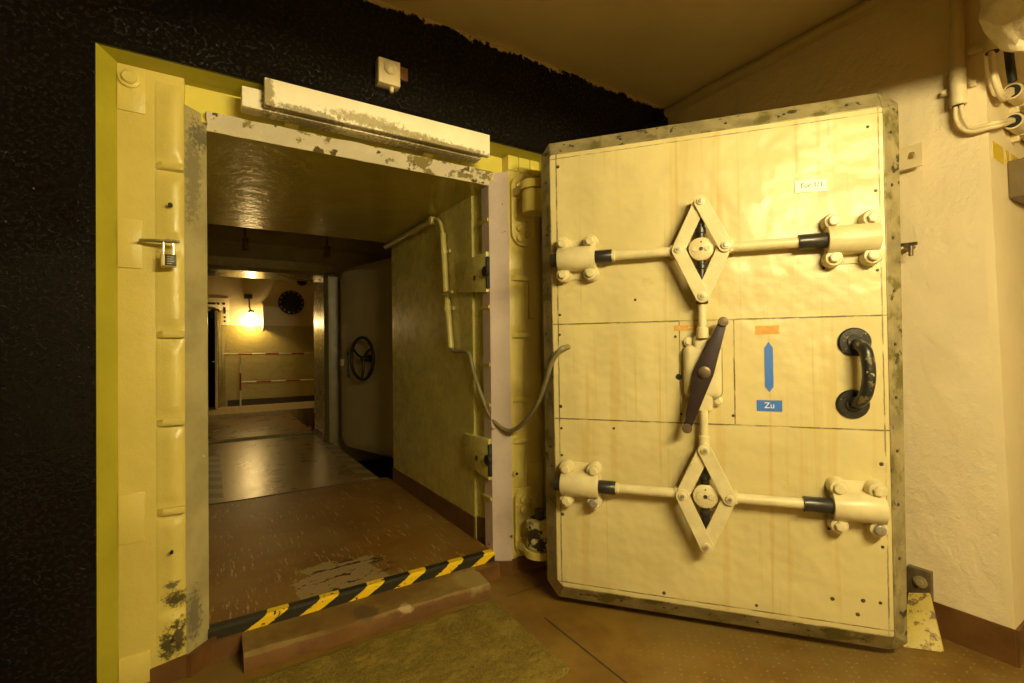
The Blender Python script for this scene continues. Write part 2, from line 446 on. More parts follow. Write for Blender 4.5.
def mat_emit(name, col, st):
    m = bpy.data.materials.new(name); m.use_nodes = True
    t = m.node_tree; t.nodes.clear()
    o = t.nodes.new('ShaderNodeOutputMaterial'); e = t.nodes.new('ShaderNodeEmission')
    e.inputs[0].default_value = col; e.inputs[1].default_value = st
    t.links.new(e.outputs[0], o.inputs[0]); return m
M['glow'] = mat_emit('lit_lamp_glass', (1, .70, .30, 1), 22)
M['tube'] = mat_emit('lit_tube_glass', (1, .80, .385, 1), 2080)
M['glow_soft'] = mat_emit('lit_bulb_glass', (1, .74, .36, 1), 6)

# ------------------------------------------------------------------ outer room
ZF = -.13; ZC = 2.90; YW = 2.30; YN = 2.39
b = new(); box(b, (-2.4, -3.0, ZF - .1), (5.2, 2.5, ZF)); struct('floor', b, M['floor'])
b = new(); box(b, (-2.4, -3.0, ZC), (5.2, 2.62, ZC + .1)); struct('ceiling', b, M['ceil'])

# black wall with the recess for the door frame
b = new()
def slab(b, x0, x1, z0, z1, y0=YW, y1=2.62): box(b, (x0, y0, z0), (x1, y1, z1))
slab(b, -2.4, -.352, ZF, ZC); slab(b, 1.76, 3.0, ZF, ZC); slab(b, -.352, 1.76, 2.345, ZC)
struct('wall_front', b, M['black_wall'])
# painted yellow reveal of the recess
b = new()
prism(b, [(-.352, YW - .001, ZF), (-.302, YN, ZF), (-.302, 2.46, ZF), (-.352, 2.46, ZF)], (0, 0, 2.345 - ZF))
prism(b, [(-.352, YW - .001, 2.346), (-.352, 2.46, 2.346), (-.352, 2.46, 2.335), (-.352, YN, 2.335)], (2.112, 0, 0))
prism(b, [(1.76, YW - .001, ZF), (1.715, YN, ZF), (1.715, 2.46, ZF), (1.76, 2.46, ZF)], (0, 0, 2.345 - ZF))
struct('trim_1', b, M['niche'])

# cream wall beside the open door, running to a convex corner
b = new()
def fy(z): return .581 + .0208 * (z - ZF)          # the corner edge leans a little
def rw(t, z): return V(2.78, fy(z), z).lerp(V(2.80, 2.32, z), t)
NU, NV = 6, 16
vs = [[b.verts.new(rw(i / NU, ZF + (ZC - ZF) * j / NV)) for j in range(NV + 1)] for i in range(NU + 1)]
for i in range(NU):
    for j in range(NV): b.faces.new((vs[i][j], vs[i][j + 1], vs[i + 1][j + 1], vs[i + 1][j]))
far = [b.verts.new(p) for p in [(3.3, 2.32, ZF), (3.3, 2.32, ZC), (3.3, .6, ZC), (3.3, .6, ZF)]]
struct('wall_right', b, M['cream_wall'], smooth=True)
b = new()
prism(b, [(2.78, fy(ZF), ZF), (5.2, fy(ZF), ZF), (5.2, fy(ZC), ZC), (2.78, fy(ZC), ZC)], (0, .03, 0)); struct('wall_side', b, M['side_wall'])
b = new()
for t0, t1 in ((0, 1),):
    a0, a1, c0, c1 = rw(0, ZF), rw(1, ZF), rw(0, ZF + .15), rw(1, ZF + .15)
    prism(b, [a0, c0, c0 + V(.02, 0, 0), a0 + V(.02, 0, 0)], (a1 - a0) * .995)
    for v in b.verts: v.co.x -= .006
struct('baseboard_right', b, M['skirt'])
b = new(); box(b, (2.776, .572, ZF), (5.2, .60, ZF + .15)); struct('baseboard_side', b, M['skirt'])
b = new(); tube(b, [(2.775, .66, ZC - .03), (2.79, 2.3, ZC - .03)], .035, 8, smooth=False); struct('trim_2', b, M['ceil'], smooth=True)
# the rest of the room, behind and beside the viewpoint
b = new(); box(b, (-2.5, -3.0, ZF), (-2.4, 2.4, ZC)); struct('wall_left', b, M['black_wall'])
b = new(); box(b, (-2.4, -3.1, ZF), (5.2, -3.0, ZC)); struct('wall_rear', b, M['cream_wall'])
b = new(); box(b, (5.2, -3.0, ZF), (5.3, .65, ZC)); struct('wall_far_right', b, M['side_wall'])
# rough lump of plaster under the ceiling at the corner
b = new()
from mathutils import noise as mn
rows = []
for i in range(40):
    t_ = i / 39
    z = 2.86 - .62 * t_
    rr = .165 * min(1, ((1 - t_) / .25)) ** .5 if t_ < 1 else .001
    row = []
    for k in range(40):
        a = 2 * math.pi * k / 40
        q = V(math.cos(a) * 1.2, math.sin(a) * 1.2, z * 5)
        g = rr * (1 + .16 * mn.noise(q * 1.3) + .07 * mn.noise(q * 4))
        row.append(b.verts.new((2.575 + g * math.cos(a), .462 + g * math.sin(a) * .8, z + .045 + .02 * mn.noise(q * 2))))
    rows.append(row)
for r0, r1 in zip(rows, rows[1:]):
    for k in range(40): b.faces.new((r0[k], r0[(k + 1) % 40], r1[(k + 1) % 40], r1[k]))
b.faces.new(rows[-1])
struct('trim_3', b, M['cream_wall'], smooth=True)

# concrete curb in front of the sill
b = new()
def curb(b, x0, x1, n=24):
    prof = [(2.475, ZF), (2.285, ZF), (2.288, -.068), (2.302, -.052), (2.475, -.046)]
    rows = []
    for i in range(n + 1):
        x = x0 + (x1 - x0) * i / n
        rows.append([b.verts.new((x, y + (.006 * mn.noise(V(x * 9, y, z * 5)) if j in (1, 2, 3) else 0) - .03 * x / 1.3 * (j in (1, 2, 3)),
                                  z + (.006 * mn.noise(V(x * 7, 3, j)) if j in (2, 3) else 0) - .012 * x / 1.3 * (j in (2, 3)))) for j, (y, z) in enumerate(prof)])
    for a, c in zip(rows, rows[1:]):
        for j in range(len(prof) - 1): b.faces.new((a[j], a[j + 1], c[j + 1], c[j]))
    b.faces.new(rows[0]); b.faces.new(rows[-1][::-1])
curb(b, .113, 1.268)
def mat_curb():
    s = NT('worn_curb_paint')
    z = s.sep()[2]
    v = s.noise(5, 6, .65)
    brown = s.mix(s.ramp(v, .35, .65), (.125, .058, .016, 1), (.17, .082, .022, 1))
    top = s.mix(s.ramp(s.noise(4, 5, .6), .4, .62), (.15, .085, .02, 1), (.22, .15, .04, 1))
    f = s.ramp(s.math('ADD', z, s.math('MULTIPLY', s.math('SUBTRACT', s.noise(14, 5, .7), .5), .03)), -.074, -.066)
    c = s.mix(f, brown, top)
    for p, r, col in (((.62, 2.33, -.05), .07, (.10, .06, .025, 1)), ((.80, 2.27, -.05), .045, (.42, .33, .17, 1)), ((1.2, 2.35, -.05), .12, (.30, .23, .08, 1))):
        d = s.math('ADD', s.dist(p), s.math('MULTIPLY', s.math('SUBTRACT', s.noise(22, 4, .7), .5), .09))
        c = s.mix(s.math('MULTIPLY', s.math('SUBTRACT', 1.0, s.ramp(d, r * .6, r)), .8), c, col)
    c = s.mix(s.ramp(s.noise(34, 5, .7), .70, .73), c, (.34, .25, .10, 1))
    return s.done(c, .7, s.bump(s.noise(40, 5), .4, .005), spec=.3)
M['curb'] = mat_curb()
struct('trim_4', b, M['curb'], smooth=True)
# red-brown painted base of the frame on either side of the curb
b = new()
prism(b, [(-.31, YN - .006, ZF), (-.085, YN - .006, ZF), (-.085, YN - .006, -.035), (-.31, YN - .006, -.07)], (0, .03, 0))
prism(b, [(-.086, 2.383, ZF), (.004, 2.462, ZF), (.004, 2.462, -.03), (-.086, 2.383, -.037)], (.015, -.006, 0))
box(b, (.0, 2.44, ZF), (.115, 2.475, -.046))
struct('baseboard_left', b, M['skirt'])
b = new()
prism(b, [(1.398, 2.462, ZF), (1.492, 2.381, ZF), (1.492, 2.381, -.042), (1.398, 2.462, -.05)], (-.012, -.006, 0))
box(b, (1.485, YN - .008, ZF), (1.73, YN + .02, -.035)); box(b, (1.262, 2.40, ZF), (1.41, 2.475, -.05))
struct('baseboard_frame', b, M['skirt'])

# ------------------------------------------------------------------ passage through the wall
XL, XR, ZT = -.012, 1.408, 2.165
Y1, Y2 = 2.47, 4.28
b = new(); box(b, (XL, 2.475, -.12), (XR, 4.44, 0)); struct('floor_passage', b, M['pfloor'])
b = new(); box(b, (XL - .6, 2.6, -.2), (XL, Y2, 2.7)); box(b, (XL - .09, 2.47, -.2), (XL, 2.62, 2.2)); struct('wall_passage_left', b, M['pwall'])
b = new(); box(b, (XR + .02, 2.6, -.2), (XR + .7, Y2, 2.7)); box(b, (XR, 2.70, -.02), (XR + .1, Y2, ZT + .02)); box(b, (XR + .018, 2.47, -.1), (XR + .1, 2.71, ZT + .02))
struct('wall_passage_right', b, M['pwall'])
b = new(); box(b, (XL, 2.475, ZT), (XR + .03, Y2, 2.7)); struct('ceiling_passage', b, M['pceil'])
b = new()
prism(b, [(XR - .008, 2.70, -.01), (XR - .008, Y2 + .005, -.01), (XR - .008, Y2 + .005, .125), (XR - .008, 2.70, .135)], (.012, 0, 0))
prism(b, [(XR + .012, 2.475, -.01), (XR + .012, 2.705, -.01), (XR + .012, 2.705, .135), (XR + .012, 2.475, .17)], (.012, 0, 0))
struct('baseboard_passage', b, M['skirt'])
# striped steel edge of the sill
b = new()
prism(b, [(XL, 2.505, .003), (XL, 2.468, .002), (XL, 2.457, -.008), (XL, 2.457, -.06), (XL, 2.48, -.06), (XL, 2.505, -.02)], (XR - XL, 0, 0))
struct('trim_5', b, M['hazard'])

# ------------------------------------------------------------------ door frame
fr = thing('door_frame', 'yellow steel frame of the big doorway, recessed in the black wall', 'door frame', (.70, 2.43, ZF))
frl = Vector(fr.location)
def fobj(name, bm, mat, parent=fr, **k):
    bmesh.ops.translate(bm, verts=bm.verts, vec=-frl)
    # keep the textures in room coordinates: shift goes on the object
    o = obj(name, bm, mat, parent, **k)
    return o
def frame_flange(x0, x1):
    b = new(); box(b, (x0, YN, ZF), (x1, 2.55, 2.335), .006, 2); return b
for m in ('frame',):
    pass
fobj('flange', frame_flange(-.304, -.084), M['frame'])
fobj('flange', frame_flange(1.488, 1.717), M['frame'])
b = new(); box(b, (-.084, 2.45, 2.19), (1.488, 2.6, 2.335)); fobj('header', b, M['header'])
b = new()
for x0, x1 in ((1.488, 1.56), (1.565, 1.64), (1.645, 1.712)): box(b, (x0, YN - .01, 2.245), (x1, YN + .02, 2.335), .008)
fobj('corner_plate', b, M['header'])
# chamfered sealing strips round the opening
b = new(); prism(b, [(-.086, 2.388, -.1), (-.008, 2.47, -.1), (-.008, 2.56, -.1), (-.086, 2.56, -.1)], (0, 0, 2.325)); fobj('seal_strip', b, M['seal_grey'], label='grey worn seal strip', smooth=False)
b = new(); prism(b, [(1.405, 2.47, -.1), (1.490, 2.386, -.1), (1.490, 2.56, -.1), (1.405, 2.56, -.1)], (0, 0, 2.335)); fobj('seal_strip', b, M['seal_lilac'], label='pale lilac seal strip with chipped paint', smooth=False)
b = new()
n = 40
rows = []
for i in range(n + 1):
    x = -.008 + 1.413 * i / n
    e = .004 * mn.noise(V(x * 14, 1, 0))
    rows.append([b.verts.new(p) for p in ((x, 2.475, ZT + e), (x, 2.405, 2.222 + .006 * mn.noise(V(x * 9, 4, 0))), (x, 2.50, 2.25), (x, 2.52, ZT + .01))])
for a, c in zip(rows, rows[1:]):
    for j in range(3): b.faces.new((a[j], a[j + 1], c[j + 1], c[j]))
b.faces.new(rows[0]); b.faces.new(rows[-1][::-1])
fobj('seal_strip', b, M['seal_white'], label='flaking white seal strip over the opening')

# ribs with scalloped bulges between short webs
def rib(x0, x1, z0, z1, h=.014):
    b = new()
    nz, nx = 24, 14
    vs = []
    for i in range(nz + 1):
        t = i / nz; z = z0 + (z1 - z0) * t
        e = max(0, min(1, min(t, 1 - t) * (z1 - z0) / .05)); e = e * e * (3 - 2 * e)
        row = []
        for j in range(nx + 1):
            s = j / nx
            row.append(b.verts.new((x0 + (x1 - x0) * s, YN - .001 - h * e * math.sin(math.pi * s ** 1.5) ** .9 if 0 < s < 1 else YN + .002, z)))
        vs.append(row)
    for i in range(nz):
        for j in range(nx): b.faces.new((vs[i][j], vs[i][j + 1], vs[i + 1][j + 1], vs[i + 1][j]))
    return b
def web(x0, x1, z, d=.03, t=.014):
    b = new()
    prism(b, [(x0, YN + .003, z - t), (x1, YN + .003, z - t), (x1, YN - d, z - t + .004), (x0 + .025, YN - d * .8, z - t + .004)], (0, 0, 2 * t), .004); return b
zl = [-.03, .178, .556, .913, 1.267, 1.628, 1.949, 2.31]
for a, c in zip(zl, zl[1:]):
    fobj('rib', rib(-.188, -.087, a + .016, c - .016), M['frame'])
for z in zl[2:5] + zl[6:7]: fobj('web', web(-.185, -.088, z), M['frame'])
zr = [.36, .646, .89, 1.267, 1.605, 1.80]
for a, c in zip(zr, zr[1:]):
    fobj('rib', rib(1.493, 1.590, a + .016, c - .016), M['frame'])
for z in zr[:5]: fobj('web', web(1.500, 1.61, z), M['frame'])
# flat cover plates screwed on the flanges
for (x0, x1, z0, z1) in ((-.302, -.225, 1.53, 1.722), (-.302, -.219, .455, .648), (-.302, -.213, 2.148, 2.325), (-.302, -.205, -.10, .022)):
    b = new(); box(b, (x0, YN - .007, z0), (x1, YN + .003, z1), .003); fobj('cover_plate', b, M['frame'])
for (x0, x1, z0, z1) in ((1.625, 1.715, 1.37, 1.60), (1.60, 1.715, .36, .50)):
    b = new(); box(b, (x0, YN - .006, z0), (x1, YN + .003, z1), .003); fobj('cover_plate', b, M['frame'])
b = new()
lathe(b, (-.262, YN - .004, 2.275), (0, -1, 0), [(0, .036), (.012, .036), (.016, .03), (.016, .024), (.026, .024), (.03, .02)], 24)
fobj('cover_bolt', b, M['frame'])
b = new(); cyl(b, (-.132, YN - .025, 1.79), (-.132, YN - .042, 1.79), .008); cyl(b, (-.132, YN - .025, .40), (-.132, YN - .04, .40), .006); fobj('drain_hole', b, M['dark_void'])
b = new(); cyl(b, (1.515, YN + .002, .46), (1.515, YN - .018, .46), .024, .02); fobj('bolt_boss', b, M['frame'])
b = new(); cyl(b, (1.515, YN - .017, .46), (1.515, YN - .0195, .46), .009); fobj('drain_hole', b, M['dark_void'])
# hinge plates with fixed knuckles
PX, PY = 1.566, 2.218
def stadium(xc, z0, z1, r, n=10):
    p = []
    for i in range(n + 1): t = math.pi * i / n; p.append((xc + r * math.cos(t), YN, z1 - r + r * math.sin(t)))
    for i in range(n + 1): t = math.pi + math.pi * i / n; p.append((xc + r * math.cos(t), YN, z0 + r + r * math.sin(t)))
    return p
for z0, z1, kz in ((1.80, 2.225, (2.085, 2.13)), (-.03, .38, (.035, .075))):
    b = new(); prism(b, stadium(1.578, z0, z1, .078), (0, -.026, 0), .006)
    hp = fobj('hinge_plate', b, M['frame'])
    b = new()
    for dz in (.055, .115): 
        for zz in (z0 + dz, z1 - dz):
            for dx in (-.03, .028):
                lathe(b, (1.578 + dx, YN - .026, zz + dx * .5), (0, -1, 0), [(0, .022), (.014, .021), (.018, .015)], 12)
    fobj('hinge_bolt', b, M['frame'], hp)
    b = new(); cyl(b, (PX, PY, kz[0]), (PX, PY, kz[1]), .088, seg=32)
    prism(b, [(PX - .06, PY + .03, kz[0]), (PX + .06, PY + .03, kz[0]), (PX + .07, YN - .02, kz[0]), (PX - .06, YN - .02, kz[0])], (0, 0, kz[1] - kz[0]))
    fobj('hinge_lug', b, M['frame'], hp)
for z in (1.96, 1.44, 1.096, .856, .30):
    b = new(); prism(b, [(XR + .019, 2.478, z - .011), (XR + .019, 2.60, z - .011), (XR - .006, 2.59, z - .008), (XR - .01, 2.478, z - .008)], (0, 0, .022), .003)
    fobj('passage_web', b, M['pwall'])

# hasp and padlock on the frame
b = new(); prism(b, [(-.232, YN - .02, 1.632), (-.105, YN - .056, 1.632), (-.098, YN - .085, 1.632), (-.12, YN - .09, 1.632), (-.232, YN - .05, 1.632)], (0, 0, .009), .002)
fobj('hasp', b, M['edge'], label='grey steel hasp')
pl = thing('padlock', 'small brass padlock hanging from the grey hasp on the yellow frame', 'padlock', (-.137, 2.325, 1.535))
b = new(); box(b, (-.026, -.011, 0), (.026, .011, .052), .004, 3); obj('lock_body', b, M['brass'], pl)
b = new(); tube(b, [(-.016, 0, .05), (-.016, 0, .09), (-.012, 0, .102), (0, 0, .108), (.012, 0, .102), (.016, 0, .09), (.016, 0, .05)], .0045, 10, 5); obj('shackle', b, M['chrome'], pl)
b = new(); box(b, (-.012, -.0135, .004), (.024, -.0105, .048), .001); bp = obj('face_plate', b, M['black_rubber'], pl, label='black printed face plate')
b = new()
for i, w in enumerate((.022, .016, .02, .014)): box(b, (-.005, -.0142, .038 - i * .009), (-.005 + w, -.0134, .0405 - i * .009))
obj('print_line', b, M['seal_grey'], bp, smooth=False)
pl.rotation_euler = (0, 0, .12)

# bolt pockets: covers on the passage wall where the door bolts shoot in
for z0, z1, y1, lab in ((1.53, 1.77, 2.88, 'olive steel bolt pocket cover with square keyhole, upper one on passage wall'), (.42, .66, 2.80, 'olive steel bolt pocket cover near the brown skirting of passage wall')):
    t = thing('bolt_pocket_cover', lab, 'cover plate', (XR + .012, 2.65, z0), 0, 'bolt pocket covers')
    b = new(); prism(b, [(0, -.17, 0), (0, y1 - 2.65, .035), (0, y1 - 2.65, z1 - z0 - .012), (0, -.17, z1 - z0)], (-.034, 0, 0), .005); obj('cover', b, M['pwall'], t)
    b = new(); box(b, (-.0365, -.035, .085), (-.0335, -.012, .115)); obj('keyhole', b, M['dark_void'], t, smooth=False)
    b = new(); box(b, (-.036, -.182, .02), (-.012, -.166, z1 - z0 - .03), .004); cyl(b, (-.03, -.176, .12), (-.05, -.176, .12), .03, seg=18); obj('bolt_slot', b, M['dark_void'], t)

# ------------------------------------------------------------------ white beam above the opening
t = thing('lintel_beam', 'white painted beam mounted above the doorway with flaking edge', 'beam', (.70, 2.26, 2.19))
def tobj(t, name, bm, mat, **k):
    bmesh.ops.translate(bm, verts=bm.verts, vec=-Vector(t.location)); return obj(name, bm, mat, t, **k)
b = new(); box(b, (.200, 2.255, 2.240), (1.296, 2.292, 2.358), .006, 2); tobj(t, 'front_board', b, M['beam'])
b = new(); box(b, (.119, 2.305, 2.236), (1.268, 2.385, 2.322), .004); box(b, (.23, 2.29, 2.243), (1.262, 2.306, 2.33)); tobj(t, 'rear_board', b, M['beam'])
b = new(); box(b, (.3, 2.384, 2.25), (.36, 2.46, 2.29), .003); tobj(t, 'bracket', b, M['header'])
b = new(); box(b, (.98, 2.384, 2.25), (1.04, 2.46, 2.29), .003); tobj(t, 'bracket', b, M['header'])

# small cream signal box on the black wall
t = thing('signal_box', 'small cream box with a round knob fixed on the black wall', 'signal box', (.737, 2.30, 2.465))
b = new(); box(b, (.683, 2.24, 2.47), (.79, 2.298, 2.59), .004); tobj(t, 'housing', b, M['conduit'])
b = new(); lathe(b, (.738, 2.24, 2.545), (0, -1, 0), [(0, .03), (.012, .029), (.018, .022), (.02, 0)], 20); tobj(t, 'knob', b, M['mech'])
b = new(); box(b, (.745, 2.285, 2.535), (.845, 2.302, 2.60), .003); tobj(t, 'back_plate', b, M['skirt'], label='red-brown mounting plate')
b = new(); cyl(b, (.755, 2.27, 2.472), (.755, 2.27, 2.448), .012, .009); tobj(t, 'cable_gland', b, M['conduit'])

# ------------------------------------------------------------------ THE BLAST DOOR (local: x along the door, -y towards the viewer, z up)
VO = .085
door = thing('blast_door', 'huge cream steel blast door standing open, with bolts and a black lever', 'blast door', (1.479, 1.943, -VO), math.radians(-51.2))
W, H = 1.405, 2.174
def dv(u, w, v): return V(u, -w, v + VO)
inner = [(0, .03), (.03, 0), (W - .004, 0), (W, .004), (W, H - .004), (W - .004, H), (-.004, H), (-.01, H - .006)]
OB, DB = .085, .062
outer = [(-.068, -.01), (-.012, -OB), (W + .004, -OB), (W + .064, -.05), (W + .074, H + .03), (W + .004, H + OB), (-.03, H + OB), (-.072, H + .025)]
b = new()
fl = [b.verts.new(dv(u, 0, v)) for u, v in inner]; ol = [b.verts.new(dv(u, -DB, v)) for u, v in outer]; bl = [b.verts.new(dv(u, -.155, v)) for u, v in outer]
nn = len(inner)
b.faces.new(fl); b.faces.new(bl[::-1])
for i in range(nn):
    j = (i + 1) % nn
    b.faces.new((fl[j], fl[i], ol[i], ol[j])); b.faces.new((ol[j], ol[i], bl[i], bl[j]))
bmesh.ops.recalc_face_normals(b, faces=b.faces)
obj('door_slab', b, M['door'], door, smooth=False)
# worn steel strips on the four bevelled edges
def bevel_strip(quadpts, screws, rev=False):
    b = new()
    P = [Vector(p) for p in quadpts]
    nrm = (P[1] - P[0]).cross(P[3] - P[0]).normalized()
    if nrm.y > 0: nrm = -nrm
    prism(b, [p + nrm * .0005 for p in P], nrm * .004, .001, 1)
    return b, nrm
def strip(i0, i1, n):
    a0, a1 = inner[i0], inner[i1]; o0, o1 = outer[i0], outer[i1]
    b, nrm = bevel_strip([dv(a0[0], 0, a0[1]), dv(a1[0], 0, a1[1]), dv(o1[0], -DB, o1[1]), dv(o0[0], -DB, o0[1])], n)
    st = obj('edge_strip', b, M['edge'], door, smooth=False, label='worn grey steel edge strip')
    b2 = new()
    for k in range(n):
        t = (k + .5) / n
        p = dv(*[(a0[0] * (1 - t) + a1[0] * t) * .55 + (o0[0] * (1 - t) + o1[0] * t) * .45, -DB * .45, (a0[1] * (1 - t) + a1[1] * t) * .55 + (o0[1] * (1 - t) + o1[1] * t) * .45])
        cyl(b2, p + nrm * .004, p + nrm * .0075, .0075, .006, seg=10)
    if n: obj('strip_screw', b2, M['dark_screw'], st)
    else: b2.free()
strip(1, 2, 7); strip(3, 4, 10); strip(5, 6, 6); strip(7, 0, 8)
for i_ in (0, 2, 4, 6): strip(i_, (i_ + 1) % 8, 0)
# riveted sheet cladding, five sheets
def sheet(u0, u1, v0, v1, cut=0):
    b = new()
    poly = [(u0 + cut, v0), (u1, v0), (u1, v1), (u0, v1), (u0, v0 + cut)] if cut else [(u0, v0), (u1, v0), (u1, v1), (u0, v1)]
    prism(b, [dv(u, -.0005, v) for u, v in poly], (0, -.0035, 0), .0012, 1)
    return obj('cladding_sheet', b, M['door'], door, smooth=False)
sheet(.020, 1.388, 1.3135, H - .022); sheet(.020, 1.388, .022, .8365, .03)
sheet(.020, .595, .8395, 1.3105); sheet(.598, .826, .8395, 1.3105); sheet(.829, 1.388, .8395, 1.3105)
b = new()
for i, (u, v) in enumerate([(.03, 2.11), (.03, 1.36), (.028, 1.26), (.028, .90), (.03, .79), (.03, .655), (.03, .36), (1.375, 1.83), (1.375, 1.50), (1.374, .70), (1.372, .36), (1.36, .13), (1.30, .13), (.60, .88), (.615, 1.18), (1.28, .07), (.82, .88), (.90, .045), (.51, .04), (1.352, 2.10), (.58, 1.24), (1.19, .12), (.29, .80), (.40, 1.42)]):
    q = dv(u, .0038, v); cyl(b, q, q + V(0, -.003, 0), .0065 if i % 3 else .0085, .005, seg=10)
obj('sheet_screw', b, M['dark_screw'], door)
b = new(); q = dv(.592, .0042, 1.053); cyl(b, q, q + V(0, -.002, 0), .014, seg=18); obj('peephole', b, M['dark_void'], door)

# locking bolt housings
def housing(uc, v, right):
    hw = .092
    b = new(); box(b, dv(uc - .098, -.001, v - .098), dv(uc + .096, .010, v + .10), .003); base = obj('bolt_housing', b, M['mech'], door)
    b = new()
    R, top = .060, .096
    sec = [(R, .008)] + [(R * math.cos(t), top - R + R * math.sin(t)) for t in [math.pi * i / 14 for i in range(15)]] + [(-R, .008)]
    prism(b, [dv(uc - hw, w, v + z) for z, w in sec], (2 * hw, 0, 0), .004)
    obj('bearing_block', b, M['mech'], base)
    for su in (-1, 1):
        for sv in (-1, 1):
            u, vv = uc + su * .068, v + sv * .077
            b = new()
            lathe(b, dv(u, .008, vv), (0, -1, 0), [(0, .037), (.04, .035), (.05, .031), (.052, .02)], 20)
            box(b, dv(u - .026, .012, min(vv, v + sv * .04)), dv(u + .026, .045, max(vv, v + sv * .04)), .004)
            lg = obj('lug', b, M['mech'], base)
            b = new()
            lathe(b, dv(u, .056, vv), (0, -1, 0), [(0, .021), (.016, .021), (.02, .017), (.021, 0)], 6 if su * sv > 0 else 14)
            loose = (right and v < 1 and su > 0 and sv < 0) or (not right and v < 1 and su > 0 and sv < 0)
            obj('bolt_head', b, M['steel'] if loose else M['mech'], lg, angle=25, label='bare steel bolt head' if loose else None)
    if right:
        b = new(); box(b, dv(uc + hw - .004, .03, v - .026), dv(uc + hw + .0025, .08, v + .030), .002); obj('bolt_slot', b, M['dark_screw'], base)
    else:
        b = new(); cyl(b, dv(uc - hw - .035, .05, v), dv(uc - hw, .05, v), .033, seg=24); obj('bolt_end', b, M['black_metal'], base)
    return base
RV = (1.630, .525)
for v in RV:
    housing(.128, v, False); housing(1.276, v, True)
    for a, c, s0, s1 in ((.2215, .300, .300, .615), (1.080, 1.195, .775, 1.083)):
        b = new(); lathe(b, dv(a, .052, v), (1, 0, 0), [(0, .032), (c - a - .004, .032), (c - a, .029)], 24); obj('rod_sleeve', b, M['black_metal'], door, label='black bearing sleeve')
        b = new(); lathe(b, dv(s0, .052, v), (1, 0, 0), [(0, .026), (.012, .026), (.016, .022), (s1 - s0, .022)], 20); obj('locking_rod', b, M['mech'], door)
b = new()
for v in RV: box(b, dv(1.178, .004, v - .115), dv(1.187, .006, v + .10))
obj('shim_gap', b, M['dark_void'], door, smooth=False)

# lozenge linkages
def flat_bar(p0, p1, w0, w1, hw):
    (u0, v0), (u1, v1) = p0, p1
    d = Vector((u1 - u0, v1 - v0)); d.normalize(); nx, ny = -d.y, d.x
    pts = []
    for i in range(9):
        t = math.pi / 2 + math.pi * i / 8
        pts.append((u0 + hw * (d.x * math.cos(t) - d.y * math.sin(t)), v0 + hw * (d.y * math.cos(t) + d.x * math.sin(t))))
    for i in range(9):
        t = -math.pi / 2 + math.pi * i / 8
        pts.append((u1 + hw * (d.x * math.cos(t) - d.y * math.sin(t)), v1 + hw * (d.y * math.cos(t) + d.x * math.sin(t))))
    b = new(); prism(b, [dv(u, w0, v) for u, v in pts], (0, -(w1 - w0), 0), .0015, 1)
    return b
UC = .695
for v in RV:
    lz = obj('linkage', lathe(new(), dv(UC, .0, v), (0, -1, 0), [(0, .03), (.05, .03), (.052, .052), (.066, .052), (.069, .048), (.069, 0)], 28), M['mech'], door)
    T, B_, L, R_ = (UC, v + .208), (UC, v - .214), (UC - .097, v), (UC + .097, v + .004)
    for p, q, w in ((T, L, .066), (L, B_, .078), (B_, R_, .066), (R_, T, .078)):
        obj('link_arm', flat_bar(p, q, w, w + .011, .029), M['mech'], lz)
    for p in (T, B_, L, R_):
        b = new(); lathe(b, dv(p[0], .050, p[1]), (0, -1, 0), [(0, .021), (.039, .021), (.040, .017), (.046, .016), (.047, .008), (.047, 0)], 18)
        obj('pivot_pin', b, M['mech'], lz)
        b = new(); lathe(b, dv(p[0], .0965, p[1]), (0, -1, 0), [(0, .0095), (.004, .0085), (.005, 0)], 12); obj('pin_screw', b, M['steel'], lz)
    for p, s in ((L, -1), (R_, 1)):
        b = new(); box(b, dv(min(p[0] - s * .01, p[0] + s * .034), .03, p[1] - .026), dv(max(p[0] - s * .01, p[0] + s * .034), .072, p[1] + .026), .003); obj('fork', b, M['mech'], lz)
    b = new()
    for s in (-1, 1): cyl(b, dv(UC + s * .026, .069, v), dv(UC + s * .026, .074, v), .013, .012, seg=16)
    obj('disc_boss', b, M['mech'], lz)
    b = new(); cyl(b, dv(UC, .069, v), dv(UC, .073, v), .0085, seg=12); obj('disc_screw', b, M['dark_screw'], lz)
    b = new(); cyl(b, dv(UC, .0705, v + .031), dv(UC, .0695, v + .031), .004, seg=10); obj('red_mark', b, M['red'], lz)
    b = new()
    lathe(b, dv(UC, .048, v - .19), (0, 0, 1), [(0, .019), (.10, .019), (.104, .024), (.12, .024), (.124, .019), (.26, .019), (.264, .024), (.285, .024), (.289, .019), (.375, .017)], 18)
    obj('spindle', b, M['black_metal'], lz, label='black spindle inside the lozenge')
# vertical connecting rods and gearbox with the lever
for z0, z1, k0, k1 in ((1.23, 1.405, .026, .030), (.745, .905, .024, .03)):
    b = new(); lathe(b, dv(UC, .046, z0), (0, 0, 1), [(0, k0), (.045, k0), (.05, .018), (z1 - z0, .018)], 18); obj('connecting_rod', b, M['mech'], door)
    b = new(); zz = z1 - .022 if z0 > 1 else z0 - .012
    lathe(b, dv(UC, .046, zz), (0, 0, 1), [(0, .022), (.004, .027), (.014, .027), (.018, .021)], 18); obj('rod_collar', b, M['black_metal'], door)
gb = new(); box(gb, dv(UC - .082, -.002, .955), dv(UC + .082, .052, 1.200), .034, 5); 
box(gb, dv(UC - .04, .0, .895), dv(UC + .04, .048, 1.245), .02, 4)
gear = obj('gearbox', gb, M['mech'], door)
b = new()
for du, dz in ((-.058, 1.214), (.055, 1.216), (.06, .945), (-.058, .945)): lathe(b, dv(UC + du, .0, dz), (0, -1, 0), [(0, .024), (.02, .022), (.024, .013), (.03, .012)], 14)
obj('gearbox_lug', b, M['mech'], gear)
